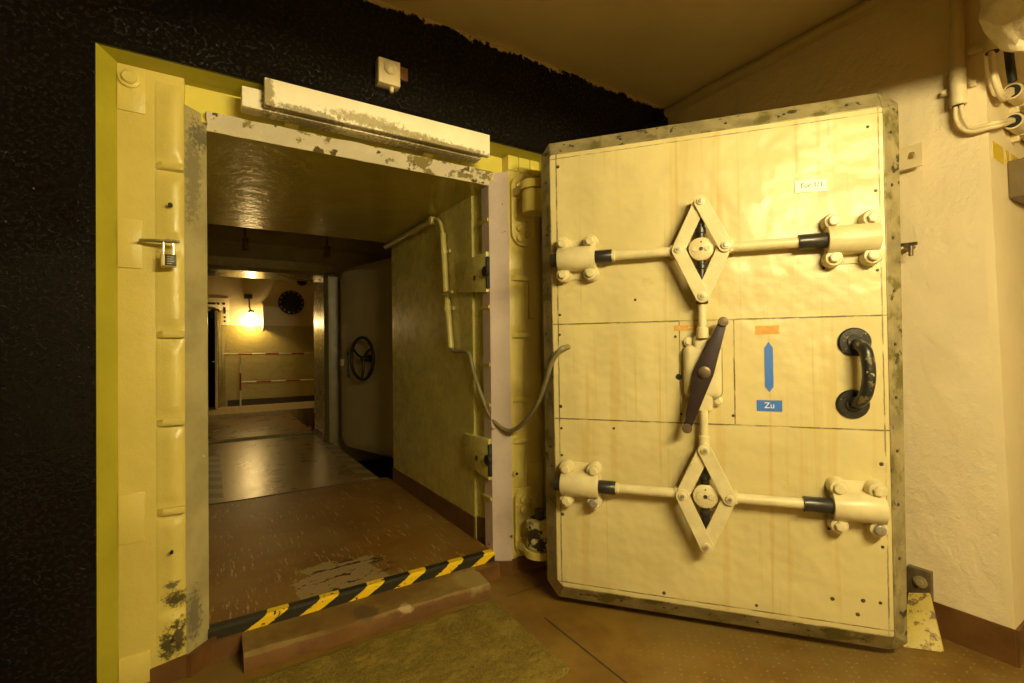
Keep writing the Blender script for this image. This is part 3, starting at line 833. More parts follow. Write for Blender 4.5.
ln = obj('lever', lathe(new(), dv(UC + .003, .045, 1.078), (0, -1, 0), [(0, .03), (.042, .03), (.044, .027)], 24), M['lever'], door, label='dark brown double-ended lever')
lt, lb = Vector((.778, 1.300)), Vector((.622, .828))
cxy = Vector((UC + .003, 1.078)); du = (lt - lb).normalized(); pn = Vector((-du.y, du.x))
poly = []
for p, hw in ((lb, .017), (cxy, .040), (lt, .017)): poly.append((p + pn * hw, p - pn * hw))
pp = [poly[0][1], poly[1][1], poly[2][1], poly[2][0], poly[1][0], poly[0][0]]
b = new(); prism(b, [dv(p.x, .072, p.y) for p in pp], (0, -.016, 0), .0025, 2); obj('lever_blade', b, M['lever'], ln)
b = new(); lathe(b, dv(cxy.x, .088, cxy.y), (0, -1, 0), [(0, .026), (.008, .026), (.010, .018), (.016, .018), (.017, .010), (.021, .010), (.022, 0)], 22); obj('lever_hub', b, M['brown_knob'], ln)
for p in (lt, lb):
    b = new(); lathe(b, dv(p.x, .062, p.y), (0, -1, 0), [(0, .016), (.01, .021), (.03, .022), (.036, .019), (.038, 0)], 20); obj('lever_knob', b, M['brown_knob'], ln)
b = new(); box(b, dv(.575, .004, 1.268), dv(.672, .0055, 1.292)); obj('worn_label', b, M['orange'], door, smooth=False, label='worn yellowish label strip above gearbox')
# grab handle
gh = obj('grab_handle', tube(new(), [dv(1.290, .0, 1.195), dv(1.294, .04, 1.192), dv(1.306, .072, 1.165), dv(1.312, .082, 1.10), dv(1.310, .082, 1.04), dv(1.300, .072, .985), dv(1.286, .04, .955), dv(1.280, .0, .952)], .024, 16, 6), M['worn_black'], door, label='black worn grab handle')
for u, v in ((1.287, 1.204), (1.277, .945)):
    b = new(); lathe(b, dv(u, .003, v), (0, -1, 0), [(0, .060), (.008, .060), (.013, .055), (.014, .03), (.02, .028)], 30); fl_ = obj('handle_flange', b, M['worn_black'], gh)
    b = new()
    for k in range(4):
        a = math.pi / 4 + k * math.pi / 2; lathe(b, dv(u + .044 * math.cos(a), .014, v + .044 * math.sin(a)), (0, -1, 0), [(0, .008), (.003, .006), (.004, 0)], 10)
    obj('flange_screw', b, M['black_metal'], fl_)
# stickers and lettering
def text_mesh(body, size, name, mat, parent, u, v, w, extr=.0006):
    cu = bpy.data.curves.new(name, 'FONT'); cu.body = body; cu.size = size; cu.extrude = extr
    cu.align_x = 'CENTER'; cu.align_y = 'CENTER'
    tmp = bpy.data.objects.new(name + '_source', cu); C.objects.link(tmp)
    dg = bpy.context.evaluated_depsgraph_get(); dg.update()
    me = bpy.data.meshes.new_from_object(tmp.evaluated_get(dg))
    bpy.data.objects.remove(tmp); bpy.data.curves.remove(cu)
    me.transform(Matrix.Translation(dv(u, w, v)) @ Matrix.Rotation(math.pi / 2, 4, 'X'))
    me.materials.clear(); me.materials.append(mat)
    o = bpy.data.objects.new(name, me); C.objects.link(o); o.parent = parent
    return o
b = new(); prism(b, [dv(u, .004, v) for u, v in ((1.080, 1.853), (1.202, 1.849), (1.201, 1.902), (1.079, 1.908))], (0, -.003, 0), .0008, 1)
np_ = obj('number_plate', b, M['white_label'], door, smooth=False, label='small white number plate')
text_mesh('Tür 1/1', .029, 'lettering', M['ink'], np_, 1.142, 1.880, .0074)
b = new(); prism(b, [dv(u, .004, v) for u, v in ((.950, 1.013), (.967, .988), (.984, 1.013), (.984, 1.183), (.967, 1.210), (.950, 1.183))], (0, -.001, 0)); obj('arrow_sticker', b, M['blue'], door, smooth=False, label='blue double-pointed arrow sticker')
b = new(); box(b, dv(.916, .004, .904), dv(1.016, .005, .953)); zs = obj('sticker', b, M['blue'], door, smooth=False, label='blue sticker with white letters Zu')
text_mesh('Zu', .036, 'lettering', M['white_ink'], zs, .966, .929, .0056)
b = new(); box(b, dv(.915, .004, 1.243), dv(1.010, .005, 1.281)); obj('sticker', b, M['orange'], door, smooth=False, label='faded orange sticker')
# moving hinge knuckles
qp = Matrix.Rotation(math.radians(51.2), 4, 'Z') @ (V(PX, PY, 0) - V(1.479, 1.943, 0))
for z0, z1, m in ((1.955, 2.083, 'frame'), (.08, .235, 'raw_steel')):
    b = new(); lathe(b, V(qp.x, qp.y, z0 + VO), (0, 0, 1), [(0, .070), (.006, .076), (z1 - z0 - .006, .076), (z1 - z0, .070)], 32)
    prism(b, [(qp.x - .03, qp.y - .05, z0 + VO + .01), (qp.x + .06, qp.y, z0 + VO + .01), (.10, .14, z0 + VO + .01), (-.03, .14, z0 + VO + .01)], (0, 0, z1 - z0 - .02))
    hk = obj('hinge_knuckle', b, M[m], door)
    b = new(); lathe(b, V(qp.x, qp.y, z1 + VO), (0, 0, 1), [(0, .028), (.052, .028), (.056, .02)], 20); obj('hinge_pin', b, M['steel' if m == 'frame' else 'dark_screw'], hk)

# ------------------------------------------------------------------ conduit and cable in the passage
t = thing('conduit', 'olive conduit pipe with lever valve clipped to the passage wall', 'conduit', (1.40, 3.0, 1.2))
b = new(); tube(b, [(1.372, 4.33, 2.135), (1.372, 3.26, 2.125)], .022, 14, smooth=False); tobj(t, 'ceiling_pipe', b, M['olive_conduit'])
b = new(); tube(b, [(1.375, 3.26, 2.125), (1.374, 3.19, 2.122), (1.375, 3.12, 2.09), (1.378, 3.085, 2.02), (1.38, 3.075, 1.98)], .013, 12, 5); tobj(t, 'elbow', b, M['olive_conduit'])
b = new(); cyl(b, (1.385, 3.235, 2.125), (1.345, 3.235, 2.125), .03, seg=20); cyl(b, (1.346, 3.235, 2.125), (1.343, 3.235, 2.125), .012, seg=12); tobj(t, 'pipe_clip', b, M['olive_conduit'])
b = new(); tube(b, [(1.38, 3.08, 2.0), (1.38, 3.035, 1.57)], .021, 14, smooth=False); tobj(t, 'upper_pipe', b, M['olive_conduit'])
b = new(); tube(b, [(1.38, 3.02, 1.53), (1.38, 2.965, 1.20)], .021, 14, smooth=False); tobj(t, 'lower_pipe', b, M['olive_conduit'])
b = new(); tube(b, [(1.382, 3.04, 1.575), (1.382, 3.02, 1.525)], .013, 10, smooth=False); box(b, (1.355, 2.90, 1.562), (1.375, 3.05, 1.586), .008, 3); tobj(t, 'lever_tap', b, M['olive_conduit'])
for y, z in ((3.065, 1.87), (3.015, 1.47)):
    b = new(); tube(b, [(1.38, y, z - .014), (1.38, y - .001, z + .014)], .026, 14, smooth=False); box(b, (1.395, y - .055, z - .013), (1.408, y + .055, z + .013), .003); tobj(t, 'pipe_clip', b, M['olive_conduit'])
cable = tag(obj('cable', tube(new(), [(1.382, 2.962, 1.205), (1.380, 2.93, 1.178), (1.383, 2.86, 1.176), (1.386, 2.76, 1.176), (1.386, 2.70, 1.15), (1.390, 2.66, 1.05), (1.395, 2.58, .92), (1.41, 2.50, .80), (1.436, 2.42, .735), (1.462, 2.34, .722), (1.474, 2.22, .785), (1.466, 2.08, .905), (1.448, 1.98, 1.03), (1.442, 1.92, 1.124), (1.456, 1.87, 1.184), (1.492, 1.868, 1.198), (1.527, 1.89, 1.198)], .0125, 12, 6), M['cable']), 'grey cable drooping from the passage conduit across the frame to the door', 'cable')

# ------------------------------------------------------------------ fittings on the cream wall
def wall_x(y, z): 
    t_ = (y - .6) / 1.72
    return rw(t_, z).x
t = thing('wall_conduit', 'cream conduit pipe with bent twin cables at the cream wall corner, ending lower', 'conduit', (2.75, .712, 2.10), 0, 'vertical conduits on the cream wall')
b = new(); tube(b, [(2.75, .708, 2.895), (2.75, .712, 2.36)], .024, 16, smooth=False); tobj(t, 'pipe', b, M['conduit'])
b = new(); lathe(b, (2.75, .712, 2.222), (0, 0, 1), [(0, .028), (.12, .028), (.122, .030), (.15, .030), (.152, .025)], 18); tobj(t, 'coupling', b, M['conduit'])
b = new(); cyl(b, (2.75, .712, 2.224), (2.75, .712, 2.219), .021, seg=16); tobj(t, 'pipe_mouth', b, M['dark_void'])
for yy in (.761, .668):
    b = new(); box(b, (2.755, yy - .012, 2.29), (2.783, yy + .012, 2.316), .005); lathe(b, (2.756, yy, 2.303), (-1, 0, 0), [(0, .011), (.006, .009), (.007, 0)], 12); tobj(t, 'strap_ear', b, M['conduit'])
for k in (0, 1):
    e = .016 * k
    b = new(); tube(b, [(2.75, .722 - .02 * k, 2.23), (2.75, .722 - .02 * k, 2.17 + e), (2.75, .705 - .016 * k, 2.12 + e), (2.752, .67, 2.092 + e), (2.76, .61, 2.090 + e), (2.80, .592, 2.10 + e), (2.88, .592, 2.125 + e), (2.97, .594, 2.158 + e * .5), (3.03, .594, 2.162 + e * .5)], .0085, 10, 6); tobj(t, 'bent_cable', b, M['conduit'])
t = thing('wall_conduit', 'cream conduit pipe ending high with three fanned cables, at the cream wall edge', 'conduit', (2.74, .60, 2.30), 0, 'vertical conduits on the cream wall')
b = new(); tube(b, [(2.745, .600, 2.895), (2.735, .600, 2.392)], .027, 16, smooth=False); tobj(t, 'pipe', b, M['conduit'])
b = new(); cyl(b, (2.735, .600, 2.394), (2.735, .600, 2.389), .022, seg=16); tobj(t, 'pipe_mouth', b, M['dark_void'])
b = new(); box(b, (2.75, .62, 2.43), (2.785, .68, 2.455), .004); tobj(t, 'strap_ear', b, M['conduit'])
for k in range(3):
    b = new(); tube(b, [(2.722 + .013 * k, .60, 2.41), (2.725 + .018 * k, .60, 2.34), (2.745 + .02 * k, .597, 2.27 + .006 * k), (2.80 + .012 * k, .594, 2.225 + .012 * k), (2.88, .594, 2.232 + .016 * k), (2.97, .595, 2.28 + .010 * k), (3.04, .595, 2.29 + .008 * k)], .009, 10, 6); tobj(t, 'bent_cable', b, M['conduit'])
for z0, lab in ((2.300, 'cream horizontal conduit round the corner, upper one below the black hose'), (2.168, 'cream horizontal conduit round the corner, lower one above the yellow bands')):
    t = thing('corner_conduit', lab, 'conduit', (3.5, .594, z0), 0, 'horizontal conduits round the corner')
    b = new(); tube(b, [(2.985, .594, z0 - .004), (4.3, .594, z0 + .03)], .034, 20, smooth=False); tobj(t, 'pipe', b, M['conduit'])
    b = new(); cyl(b, (2.988, .594, z0 - .004), (2.983, .594, z0 - .004), .027, seg=18); tobj(t, 'pipe_mouth', b, M['dark_void'])
    for x in (3.12, 3.9):
        b = new(); tube(b, [(x - .012, .594, z0), (x + .012, .594, z0)], .039, 18, smooth=False); box(b, (x - .012, .60, z0 - .06), (x + .012, .634, z0 + .06), .004); tobj(t, 'pipe_clip', b, M['conduit'])
tag(obj('hose', tube(new(), [(2.955, .60, 2.89), (2.945, .60, 2.65), (2.965, .597, 2.45), (2.982, .592, 2.335)], .016, 12, 5), M['black_rubber']), 'black hose running down the corner into the upper conduit', 'hose')
b = new()
for x0, x1 in ((2.828, 2.972), (3.016, 3.060), (3.094, 3.7)): prism(b, [(x0, fy(1.98) - .0015, 1.98), (x1, fy(1.98) - .0015, 1.98), (x1, fy(2.055) - .0015, 2.055), (x0, fy(2.055) - .0015, 2.055)], (0, .01, 0))
struct('trim_6', b, M['band_yellow'])
t = thing('wall_box', 'brown metal box on the corner wall beneath the yellow bands', 'metal box', (3.1, .58, 1.80))
b = new(); box(b, (3.02, .555, 1.835), (3.42, .625, 2.005), .012, 3); tobj(t, 'housing', b, M['box_grey'])
b = new(); box(b, (3.03, .545, 1.845), (3.41, .558, 1.995), .006, 2); tobj(t, 'cover', b, M['box_grey'])
for x, z in ((3.05, 1.865), (3.05, 1.975)):
    b = new(); lathe(b, (x, .545, z), (0, -1, 0), [(0, .007), (.003, .006), (.004, 0)], 10); tobj(t, 'cover_screw', b, M['steel'])
# bracket with a hole, tap and the yellow stop plate by the door's free edge
t = thing('wall_bracket', 'small cream bracket plate with a round hole, sticking out of the cream wall', 'bracket', (2.74, .88, 2.0))
b = new()
outerp = [(.836, 2.002), (.940, 2.002), (.940, 2.106), (.836, 2.106)]
cc = (.876, 2.057); N = 24
def on_rect(a):
    dx, dz = math.cos(a), math.sin(a); s = []
    if dx > 1e-9: s.append((.940 - cc[0]) / dx)
    if dx < -1e-9: s.append((.836 - cc[0]) / dx)
    if dz > 1e-9: s.append((2.106 - cc[1]) / dz)
    if dz < -1e-9: s.append((2.002 - cc[1]) / dz)
    k = min(s); return cc[0] + dx * k, cc[1] + dz * k
angs = sorted([2 * math.pi * i / N for i in range(N)] + [math.atan2(z - cc[1], y - cc[0]) % (2 * math.pi) for y, z in outerp])
I = [(cc[0] + .017 * math.cos(a), cc[1] + .017 * math.sin(a)) for a in angs]; Oo = [on_rect(a) for a in angs]
xf, xb = 2.733, 2.745
L4 = [[b.verts.new((x, y, z)) for y, z in P] for x, P in ((xf, I), (xf, Oo), (xb, Oo), (xb, I))]
for i in range(len(angs)):
    j = (i + 1) % len(angs)
    for k in range(4): b.faces.new((L4[k][i], L4[k][j], L4[(k + 1) % 4][j], L4[(k + 1) % 4][i]))
tobj(t, 'plate', b, M['conduit'], smooth=False)
b = new(); box(b, (2.744, .915, 2.006), (2.79, .939, 2.10), .002); tobj(t, 'foot', b, M['conduit'])
t = thing('drain_tap', 'small dark tap sticking out of the cream wall beside the door edge', 'tap', (2.74, .895, 1.62))
b = new(); cyl(b, (2.79, .893, 1.643), (2.70, .893, 1.643), .011, seg=14); tobj(t, 'spout', b, M['brown_knob'])
b = new(); tube(b, [(2.715, .925, 1.652), (2.713, .855, 1.648)], .008, 10, smooth=False); tobj(t, 'tap_handle', b, M['dark_screw'])
b = new(); cyl(b, (2.712, .878, 1.64), (2.712, .878, 1.595), .009, seg=12); tobj(t, 'outlet', b, M['brown_knob'])
t = thing('stop_plate', 'rusty yellow tapered stop plate leaning between floor and cream wall', 'door stop', (2.60, .86, ZF))
b = new(); prism(b, [(2.548, .887, ZF + .002), (2.648, .776, ZF + .002), (2.752, .852, .062), (2.752, .930, .03)], (.012, 0, .004), .002); tobj(t, 'plate', b, M['stop_yellow'])
b = new(); box(b, (2.755, .846, .02), (2.79, .935, .155), .003); br = tobj(t, 'bracket', b, M['brown_knob'])
b = new(); lathe(b, (2.756, .884, .10), (-1, 0, 0), [(0, .026), (.008, .026), (.009, .014), (.02, .014), (.021, 0)], 16); tobj(t, 'bolt', b, M['edge'])

# ------------------------------------------------------------------ door mat
b = new()
X0, X1, R0, R1 = -.10, 1.255, 1.548, 2.218
NX, NYM = 190, 96
def rugpt(u, v):
    x = X0 + (X1 - X0) * u; y = R0 + (R1 - R0) * v
    # rounded, fraying outline
    e = min(u * (X1 - X0), (1 - u) * (X1 - X0), v * (R1 - R0), (1 - v) * (R1 - R0))
    x += .006 * mn.noise(V(x * 30, y * 30, 1)) + .004 * mn.noise(V(x * 90, y * 90, 2)); y += .006 * mn.noise(V(x * 30, y * 30, 5))
    cr = .05
    dx = max(0, abs(x - (X0 + X1) / 2) - ((X1 - X0) / 2 - cr)); dy = max(0, abs(y - (R0 + R1) / 2) - ((R1 - R0) / 2 - cr))
    q = math.hypot(dx, dy)
    if q > cr:
        x -= math.copysign(dx * (1 - cr / q), x - (X0 + X1) / 2); y -= math.copysign(dy * (1 - cr / q), y - (R0 + R1) / 2)
    h = .016 * min(1, e / .02) ** .5 + .004 * mn.noise(V(x * 45, y * 45, 0)) + .003 * mn.noise(V(x * 120, y * 120, 3))
    return V(x, y, ZF + max(.0008, h))
vs = [[b.verts.new(rugpt(i / NX, j / NYM)) for j in range(NYM + 1)] for i in range(NX + 1)]
for i in range(NX):
    for j in range(NYM): b.faces.new((vs[i][j], vs[i + 1][j], vs[i + 1][j + 1], vs[i][j + 1]))
tag(obj('doormat', b, M['rug'], angle=80), 'olive brown coir doormat lying on the floor before the curb', 'doormat')

# ------------------------------------------------------------------ airlock chamber behind the passage
b = new(); box(b, (-.05, 4.45, -.06), (1.325, 7.30, -.002)); struct('floor_chamber', b, M['ifloor'])
b = new(); box(b, (-.8, 4.28, -.4), (2.3, 6.55, -.30)); struct('floor_pit', b, M['pit'])
b = new(); box(b, (-.9, 4.28, -.4), (-.8, 6.55, 2.8)); struct('wall_chamber_left', b, M['cwall'])
b = new(); box(b, (2.25, 4.28, -.4), (2.35, 6.55, 2.8)); struct('wall_chamber_right', b, M['cwall'])
b = new(); box(b, (-.9, 4.28, 2.72), (2.35, 6.6, 2.82)); struct('ceiling_chamber', b, M['cwall'])
b = new()
box(b, (-.9, 6.55, -.4), (-.10, 7.28, 2.8)); box(b, (1.285, 6.56, -.4), (2.35, 7.28, 2.8)); box(b, (-.10, 6.56, 2.20), (1.285, 7.28, 2.8))
struct('wall_chamber_back', b, M['cwall'])
b = new()
for y0, y1 in ((4.47, 6.52),):
    box(b, (1.19, y0, -.003), (1.325, y1, .001)); box(b, (-.045, y0, -.003), (.09, y1, .001))
struct('trim_7', b, M['hazard2'])
b = new(); box(b, (-.012, 4.435, -.05), (1.38, 4.455, .004), .002); struct('trim_8', b, M['pit'])
t = thing('inner_door_frame', 'glossy olive steel frame of the second doorway behind the passage', 'door frame', (.6, 6.55, 0))
b = new(); prism(b, [(1.265, 6.62, -.02), (1.29, 6.57, -.02), (1.285, 7.28, -.02), (1.255, 7.28, -.02)], (0, 0, 2.19)); tobj(t, 'jamb', b, M['gloss_frame'], smooth=False)
b = new(); prism(b, [(1.265, 6.62, -.02), (1.30, 6.52, -.02), (1.42, 6.50, -.02), (1.42, 6.56, -.02), (1.29, 6.57, -.02)], (0, 0, 2.19)); tobj(t, 'jamb_face', b, M['inner_dimmed'], smooth=False, label='darker face of the inner jamb')  # split from the jamb so its darker colour offsets the outer lamp's light
b = new(); prism(b, [(-.10, 6.55, -.02), (-.10, 7.28, -.02), (-.07, 7.28, -.02), (-.07, 6.62, -.02)], (0, 0, 2.19)); tobj(t, 'jamb', b, M['gloss_frame'], smooth=False)
b = new(); prism(b, [(-.12, 6.62, 2.165), (-.12, 6.52, 2.20), (-.12, 6.50, 2.30), (-.12, 6.56, 2.30), (-.12, 6.58, 2.20), (-.12, 7.28, 2.20), (-.12, 7.28, 2.17)], (1.53, 0, 0)); tobj(t, 'lintel', b, M['gloss_frame'], smooth=False)
b = new(); prism(b, [(1.27, 6.58, -.02), (1.30, 6.50, -.02), (1.325, 6.495, -.02), (1.31, 6.56, -.02)], (0, 0, 2.19)); tobj(t, 'seal_lip', b, M['inner_dimmed'], smooth=False)
b = new(); box(b, (1.285, 6.6, -.02), (1.29, 7.28, .11)); box(b, (1.248, 6.63, -.02), (1.262, 7.28, .11)); struct('baseboard_inner', b, M['skirt'])
# pipe and hangers on the wall above the second doorway
tag(obj('ceiling_pipe', tube(new(), [(-.8, 6.44, 2.47), (2.2, 6.44, 2.47)], .022, 10, smooth=False), M['cwall']), 'dark horizontal pipe above the second doorway', 'pipe')
for x, lab in ((.36, 'dark pipe hanger above the far lamp'), (1.28, 'dark pipe hanger above the inner frame corner')):
    t = thing('pipe_hanger', lab, 'hanger', (x, 6.45, 2.4), 0, 'pipe hangers in the airlock')
    b = new(); box(b, (x - .03, 6.40, 2.40), (x + .03, 6.56, 2.52), .004); tobj(t, 'bracket', b, M['box_grey'])
    b = new(); box(b, (x - .012, 6.45, 2.5), (x + .012, 6.48, 2.73), .003); tobj(t, 'rod', b, M['box_grey'])
# open inner door leaf with hand wheel
la, lbp = V(1.372, 6.16, 0), V(1.70, 4.98, 0)
ldir = (lbp - la).normalized(); lang = math.atan2(ldir.y, ldir.x)
LW = (lbp - la).length; 
leaf = thing('airlock_door', 'grey olive steel door with rounded corners and a dark hand wheel, open in the airlock', 'airlock door', (la.x, la.y, .02), lang)
def rrect(x0, x1, z0, z1, r, y, n=8):
    p = []
    for cx_, cz, a0 in ((x1 - r, z1 - r, 0), (x0 + r, z1 - r, 90), (x0 + r, z0 + r, 180), (x1 - r, z0 + r, 270)):
        for i in range(n + 1):
            a = math.radians(a0 + 90 * i / n); p.append((cx_ + r * math.cos(a), y, cz + r * math.sin(a)))
    return p
b = new(); prism(b, rrect(0, LW + .25, 0, 2.17, .16, 0), (0, .10, 0), .008); obj('leaf_panel', b, M['leaf'], leaf)
b = new(); prism(b, rrect(.05, LW + .2, .05, 2.12, .13, -.012), (0, .02, 0), .004); obj('leaf_sheet', b, M['leaf'], leaf)
wx, wz, wr = .70, 1.075, .235
b = new(); N = 48
cirp = [(wx + wr * math.cos(2 * math.pi * i / N), -.12, wz + wr * math.sin(2 * math.pi * i / N)) for i in range(N)]
rings = []
for i in range(N):
    a = 2 * math.pi * i / N; er = V(math.cos(a), 0, math.sin(a)); c0 = V(wx, -.12, wz) + er * wr
    rings.append([b.verts.new(c0 + er * .018 * math.cos(2 * math.pi * k / 10) + V(0, 1, 0) * .018 * math.sin(2 * math.pi * k / 10)) for k in range(10)])
for i in range(N):
    for k in range(10): b.faces.new((rings[i][k], rings[(i + 1) % N][k], rings[(i + 1) % N][(k + 1) % 10], rings[i][(k + 1) % 10]))
wh = obj('hand_wheel', b, M['lever'], leaf, label='dark brown hand wheel')
for a in (150, 30, 268):
    a = math.radians(a); b = new()
    tube(b, [(wx, -.10, wz), (wx + .11 * math.cos(a + .15), -.11, wz + .11 * math.sin(a + .15)), (wx + wr * math.cos(a), -.12, wz + wr * math.sin(a))], .014, 8, 5); obj('wheel_spoke', b, M['lever'], wh)
b = new(); lathe(b, (wx, -.005, wz), (0, -1, 0), [(0, .045), (.06, .035), (.10, .035), (.125, .025), (.127, 0)], 18); obj('wheel_hub', b, M['lever'], wh)
for x, z in ((.20, 1.13), (.21, .86)):
    b = new(); box(b, (x - .03, -.014, z - .025), (x + .03, -.0115, z + .025)); obj('sticker', b, M['blue'], leaf, smooth=False, label='blue sticker')
b = new(); box(b, (.195, -.014, .90), (.22, -.0115, 1.09)); obj('arrow_sticker', b, M['blue'], leaf, smooth=False, label='dim blue arrow sticker')
b = new(); box(b, (.02, -.016, .98), (.085, -.0115, 1.06)); obj('label_plate', b, M['white_label'], leaf, smooth=False, label='small pale label plate')

# ------------------------------------------------------------------ far room
FY = 11.3
b = new(); box(b, (-.10, 7.62, -.05), (1.285, 9.95, 0)); struct('floor_far_plate', b, M['ifloor'])
b = new(); box(b, (-2.5, 7.28, -.34), (3.4, 10.0, -.25)); struct('floor_far', b, M['pit'])
b = new(); box(b, (-2.5, 7.28, -.30), (1.27, 7.62, -.03)); struct('floor_gap', b, M['pit'])
def mat_tile():
    s = NT('pale_tile_step'); x, y, z = s.sep()
    j = s.math('LESS_THAN', s.math('FRACT', s.math('DIVIDE', x, .12)), .06)
    c = s.mix(j, (.42, .33, .16, 1), (.26, .19, .09, 1))
    return s.done(c, .45, s.bump(s.noise(30, 4), .2, .004))
b = new(); box(b, (-2.5, 9.97, -.3), (3.4, 11.4, .075)); struct('floor_step', b, mat_tile())
b = new(); box(b, (.265, FY, -.3), (3.4, FY + .1, 3.05)); box(b, (-2.5, FY, -.3), (-.62, FY + .1, 3.05)); box(b, (-.62, FY, 2.0), (.265, FY + .1, 3.05))
struct('wall_back', b, M['farwall'])
b = new(); box(b, (3.3, 7.28, -.3), (3.4, 11.3, 3.05)); struct('wall_far_side', b, M['farwall'])
b = new(); box(b, (-2.6, 7.28, -.3), (-2.5, 13.4, 3.05)); struct('wall_far_left', b, M['farwall'])
b = new(); box(b, (-2.5, 7.2, 3.0), (3.4, 11.4, 3.1)); struct('ceiling_far', b, M['farwall'])
b = new(); box(b, (-2.5, 7.281, -.3), (-.10, 7.30, 3.0)); box(b, (1.29, 7.281, -.3), (3.4, 7.30, 3.0)); box(b, (-.1, 7.281, 2.2), (1.29, 7.30, 3.0)); struct('wall_far_front', b, M['cwall'])
b = new(); box(b, (.30, FY - .012, .07), (3.3, FY, .20)); struct('baseboard_far', b, M['pit'])
# far doorway: dark room behind, pale jamb and leaf
b = new(); box(b, (-.9, 13.3, -.3), (1.0, 13.4, 3.0)); struct('wall_beyond', b, M['pit'])
b = new(); box(b, (-2.5, 11.4, -.3), (1.0, 13.4, .06)); struct('floor_beyond', b, M['pit'])
t = thing('far_door', 'narrow pale door leaf standing open at the far doorway', 'door', (.19, 11.0, .075))
b = new(); box(b, (.085, 10.86, .085), (.135, 11.28, 1.98), .006); tobj(t, 'leaf', b, M['conduit'])
b = new(); box(b, (.145, 11.16, .075), (.186, 11.31, 2.0), .006); box(b, (.186, 11.301, .075), (.265, 11.36, 2.0), .006); tobj(t, 'jamb', b, M['gloss_frame'])
b = new(); cyl(b, (.085, 10.90, 1.0), (.05, 10.90, 1.0), .012); cyl(b, (.05, 10.89, 1.0), (.05, 10.98, 1.0), .01); tobj(t, 'door_handle', b, M['steel'])
# pale notice panel with dark blocks over the far doorway
t = thing('notice_panel', 'pale panel with dark square marks above the far doorway', 'panel', (.05, FY, 1.75))
b = new(); box(b, (-.55, FY - .02, 2.02), (.33, FY - .002, 2.27), .003); box(b, (.19, FY - .02, 1.72), (.33, FY - .002, 2.03), .003); tobj(t, 'board', b, M['cream_wall'])
b = new()
for x0, x1, z0, z1 in ((-.03, .10, 2.13, 2.17), (.13, .17, 2.13, 2.17), (.22, .265, 2.13, 2.17), (-.03, .10, 2.05, 2.07), (.235, .275, 1.95, 2.08), (.24, .275, 1.86, 1.90), (.24, .275, 1.78, 1.82), (-.20, -.08, 2.13, 2.17)):
    b = new(); box(b, (x0, FY - .024, z0), (x1, FY - .019, z1)); tobj(t, 'mark', b, M['dark_void'], smooth=False)
b = new(); box(b, (.02, FY - .06, 1.84), (.165, FY - .022, 2.04), .004); tobj(t, 'fixture', b, M['dark_void'])
# round flanged ports
def port(x, z, R, lab):
    t = thing('wall_port', lab, 'wall port', (x, FY, z - R), 0, 'round ports on the far wall')
    b = new(); lathe(b, (x, FY, z), (0, -1, 0), [(0, R), (.05, R), (.055, R * .96), (.055, R * .74), (.02, R * .72), (.02, 0)], 36); tobj(t, 'flange', b, M['lever'])
    b = new(); cyl(b, (x, FY - .021, z), (x, FY - .024, z), R * .70, seg=32); tobj(t, 'mesh_cover', b, M['dark_void'])
    for k in range(14):
        a = 2 * math.pi * k / 14
        b = new(); lathe(b, (x + R * .86 * math.cos(a), FY - .055, z + R * .86 * math.sin(a)), (0, -1, 0), [(0, R * .07), (.02, R * .06), (.021, 0)], 8); tobj(t, 'flange_bolt', b, M['steel'])
port(1.49, 2.225, .255, 'large round dark port with bolted flange on the far wall')
port(1.71, 2.715, .115, 'small round dark port high on the far wall')
# red and white barrier
def striped(t, name, p0, p1, n, r=.018, first='red'):
    p0, p1 = Vector(p0), Vector(p1)
    root = None
    for i in range(n):
        a, c = p0.lerp(p1, i / n), p0.lerp(p1, (i + 1) / n)
        k = 'red' if (i % 2 == 0) == (first == 'red') else 'white'
        b = new(); cyl(b, a, c, r, seg=12)
        o = tobj(t, name, b, M[k]) if root is None else tobj(t, 'paint_band', b, M[k])
        if root is None: root = o
        else: o.parent = root; 
    return root
t = thing('barrier', 'red and white striped pole barrier standing before the far wall', 'barrier', (1.1, 10.9, .075))
striped(t, 'rail', (.235, 10.9, 1.135), (2.4, 10.9, 1.12), 9, .016, 'white')
striped(t, 'rail', (.52, 10.9, .58), (2.4, 10.9, .56), 7, .013, 'white')
striped(t, 'post', (.51, 10.9, .075), (.51, 10.9, 1.10), 3, .016, 'white')
striped(t, 'post', (2.3, 10.9, .075), (2.3, 10.9, 1.10), 3, .016, 'white')
t = thing('barrier_post', 'red and white post leaning at the edge of the inner floor plate', 'barrier post', (1.28, 7.72, 0))
striped(t, 'pole', (1.30, 7.72, .0), (1.375, 7.72, .52), 2, .022, 'red')
b = new(); box(b, (1.24, 7.67, 0), (1.32, 7.77, .02), .004); tobj(t, 'foot', b, M['red'])
# wall lamp of the far room, screen beside it
t = thing('wall_lamp', 'glowing caged lamp on the far wall', 'lamp', (.70, FY, 1.8))
b = new(); box(b, (.60, FY - .10, 2.27), (.75, FY, 2.36), .008); tobj(t, 'terminal_box', b, M['dark_screw'])
b = new(); tube(b, [(.69, FY - .05, 2.28), (.70, FY - .06, 2.08), (.72, FY - .13, 2.03)], .014, 10, 5); tobj(t, 'arm', b, M['dark_screw'])
b = new(); lathe(b, (.72, FY - .16, 2.03), (0, 0, -1), [(0, .03), (.01, .055), (.04, .06), (.05, .05)], 20); tobj(t, 'lamp_cap', b, M['dark_screw'])
b = new(); lathe(b, (.72, FY - .16, 1.985), (0, 0, -1), [(0, .035), (.05, .06), (.12, .06), (.16, .035), (.17, 0)], 18); tobj(t, 'bulb', b, M['glow'])
t = thing('lamp_screen', 'narrow upright screen plate beside the lamp on the far wall', 'screen', (.93, FY, 1.63))
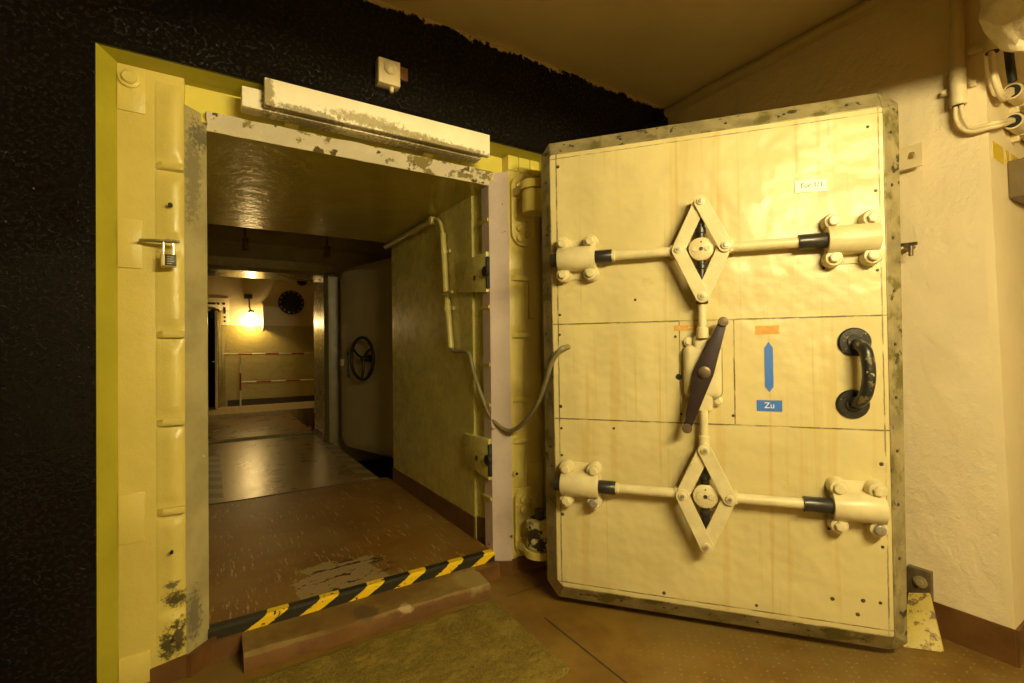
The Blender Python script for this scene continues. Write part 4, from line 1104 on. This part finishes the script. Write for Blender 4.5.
b = new(); box(b, (.925, FY - .27, 1.66), (.94, FY, 2.16), .003); tobj(t, 'plate', b, M['conduit'])
b = new(); box(b, (.915, FY - .02, 1.62), (.95, FY, 2.2), .003); tobj(t, 'batten', b, M['conduit'])

# ------------------------------------------------------------------ lamp of the outer room (hangs out of the picture)
LX0, LX1, LY, LZ = .45, 1.66, -.72, 2.18
t = thing('ceiling_lamp', 'long tube lamp in a metal trough hanging from the ceiling of the outer room', 'lamp', (1.1, LY, 2.18))
b = new()
for sgn in (-1, 1): prism(b, [(LX0 - .12, LY + sgn * .035, LZ + .06), (LX0 - .12, LY + sgn * .16, LZ + .019), (LX0 - .12, LY + sgn * .162, LZ + .021), (LX0 - .12, LY + sgn * .037, LZ + .063)], (LX1 - LX0 + .24, 0, 0))
box(b, (LX0 - .12, LY - .037, LZ + .058), (LX1 + .12, LY + .037, LZ + .07))
box(b, (LX1 + .12, LY - .162, LZ + .020), (LX1 + .123, LY + .162, LZ + .07)); box(b, (LX0 - .123, LY - .162, LZ + .020), (LX0 - .12, LY + .162, LZ + .07))
tobj(t, 'trough', b, M['shade'], smooth=False)
b = new(); cyl(b, (LX0, LY, LZ), (LX1, LY, LZ), .006, seg=16); tobj(t, 'tube', b, M['tube'])
for x in (LX0 - .02, LX1 - .01):
    b = new(); box(b, (x, LY - .018, LZ - .02), (x + .03, LY + .018, LZ + .06), .003); tobj(t, 'tube_holder', b, M['shade'])
for x in (.7, 1.5):
    b = new(); cyl(b, (x, LY, LZ + .068), (x, LY, ZC), .008); tobj(t, 'hanger_rod', b, M['shade'])

def point(name, loc, power, col, rad):
    l = bpy.data.lights.new(name, 'POINT'); l.energy = power; l.color = col; l.shadow_soft_size = rad
    o = bpy.data.objects.new(name, l); o.location = loc; C.objects.link(o); return o
WARM = (1.0, .76, .38)
point('far_lamp_light', (.72, FY - .16, 1.78), 29, (1.0, .70, .29), .05)

w = bpy.data.worlds.new('World'); SC.world = w; w.use_nodes = True
w.node_tree.nodes['Background'].inputs[0].default_value = (1, .75, .4, 1)
w.node_tree.nodes['Background'].inputs[1].default_value = .0

# ------------------------------------------------------------------ camera
yaw, pitch, roll, f = math.radians(32.2), math.radians(.69), math.radians(.73), 480.0
fw = V(math.sin(yaw) * math.cos(pitch), math.cos(yaw) * math.cos(pitch), math.sin(pitch))
rt = V(math.cos(yaw), -math.sin(yaw), 0); up = rt.cross(fw)
rt, up = rt * math.cos(roll) - up * math.sin(roll), up * math.cos(roll) + rt * math.sin(roll)
cd = bpy.data.cameras.new('Camera'); cam = bpy.data.objects.new('Camera', cd); C.objects.link(cam)
mw = Matrix((rt, up, -fw)).transposed().to_4x4(); mw.translation = V(0, 0, 1.2)
cam.matrix_world = mw
cd.sensor_width = 36; cd.lens = f * 36 / 1024; cd.clip_start = .05; cd.clip_end = 60
SC.camera = cam
SC.view_settings.view_transform = 'Standard'; SC.view_settings.look = 'None'
SC.view_settings.gamma = 1; SC.view_settings.use_curve_mapping = False
SC.view_settings.exposure = 0.0
SC.cycles.use_denoising = True
SC.cycles.max_bounces = 10; SC.cycles.diffuse_bounces = 6
SC.cycles.sample_clamp_indirect = 8
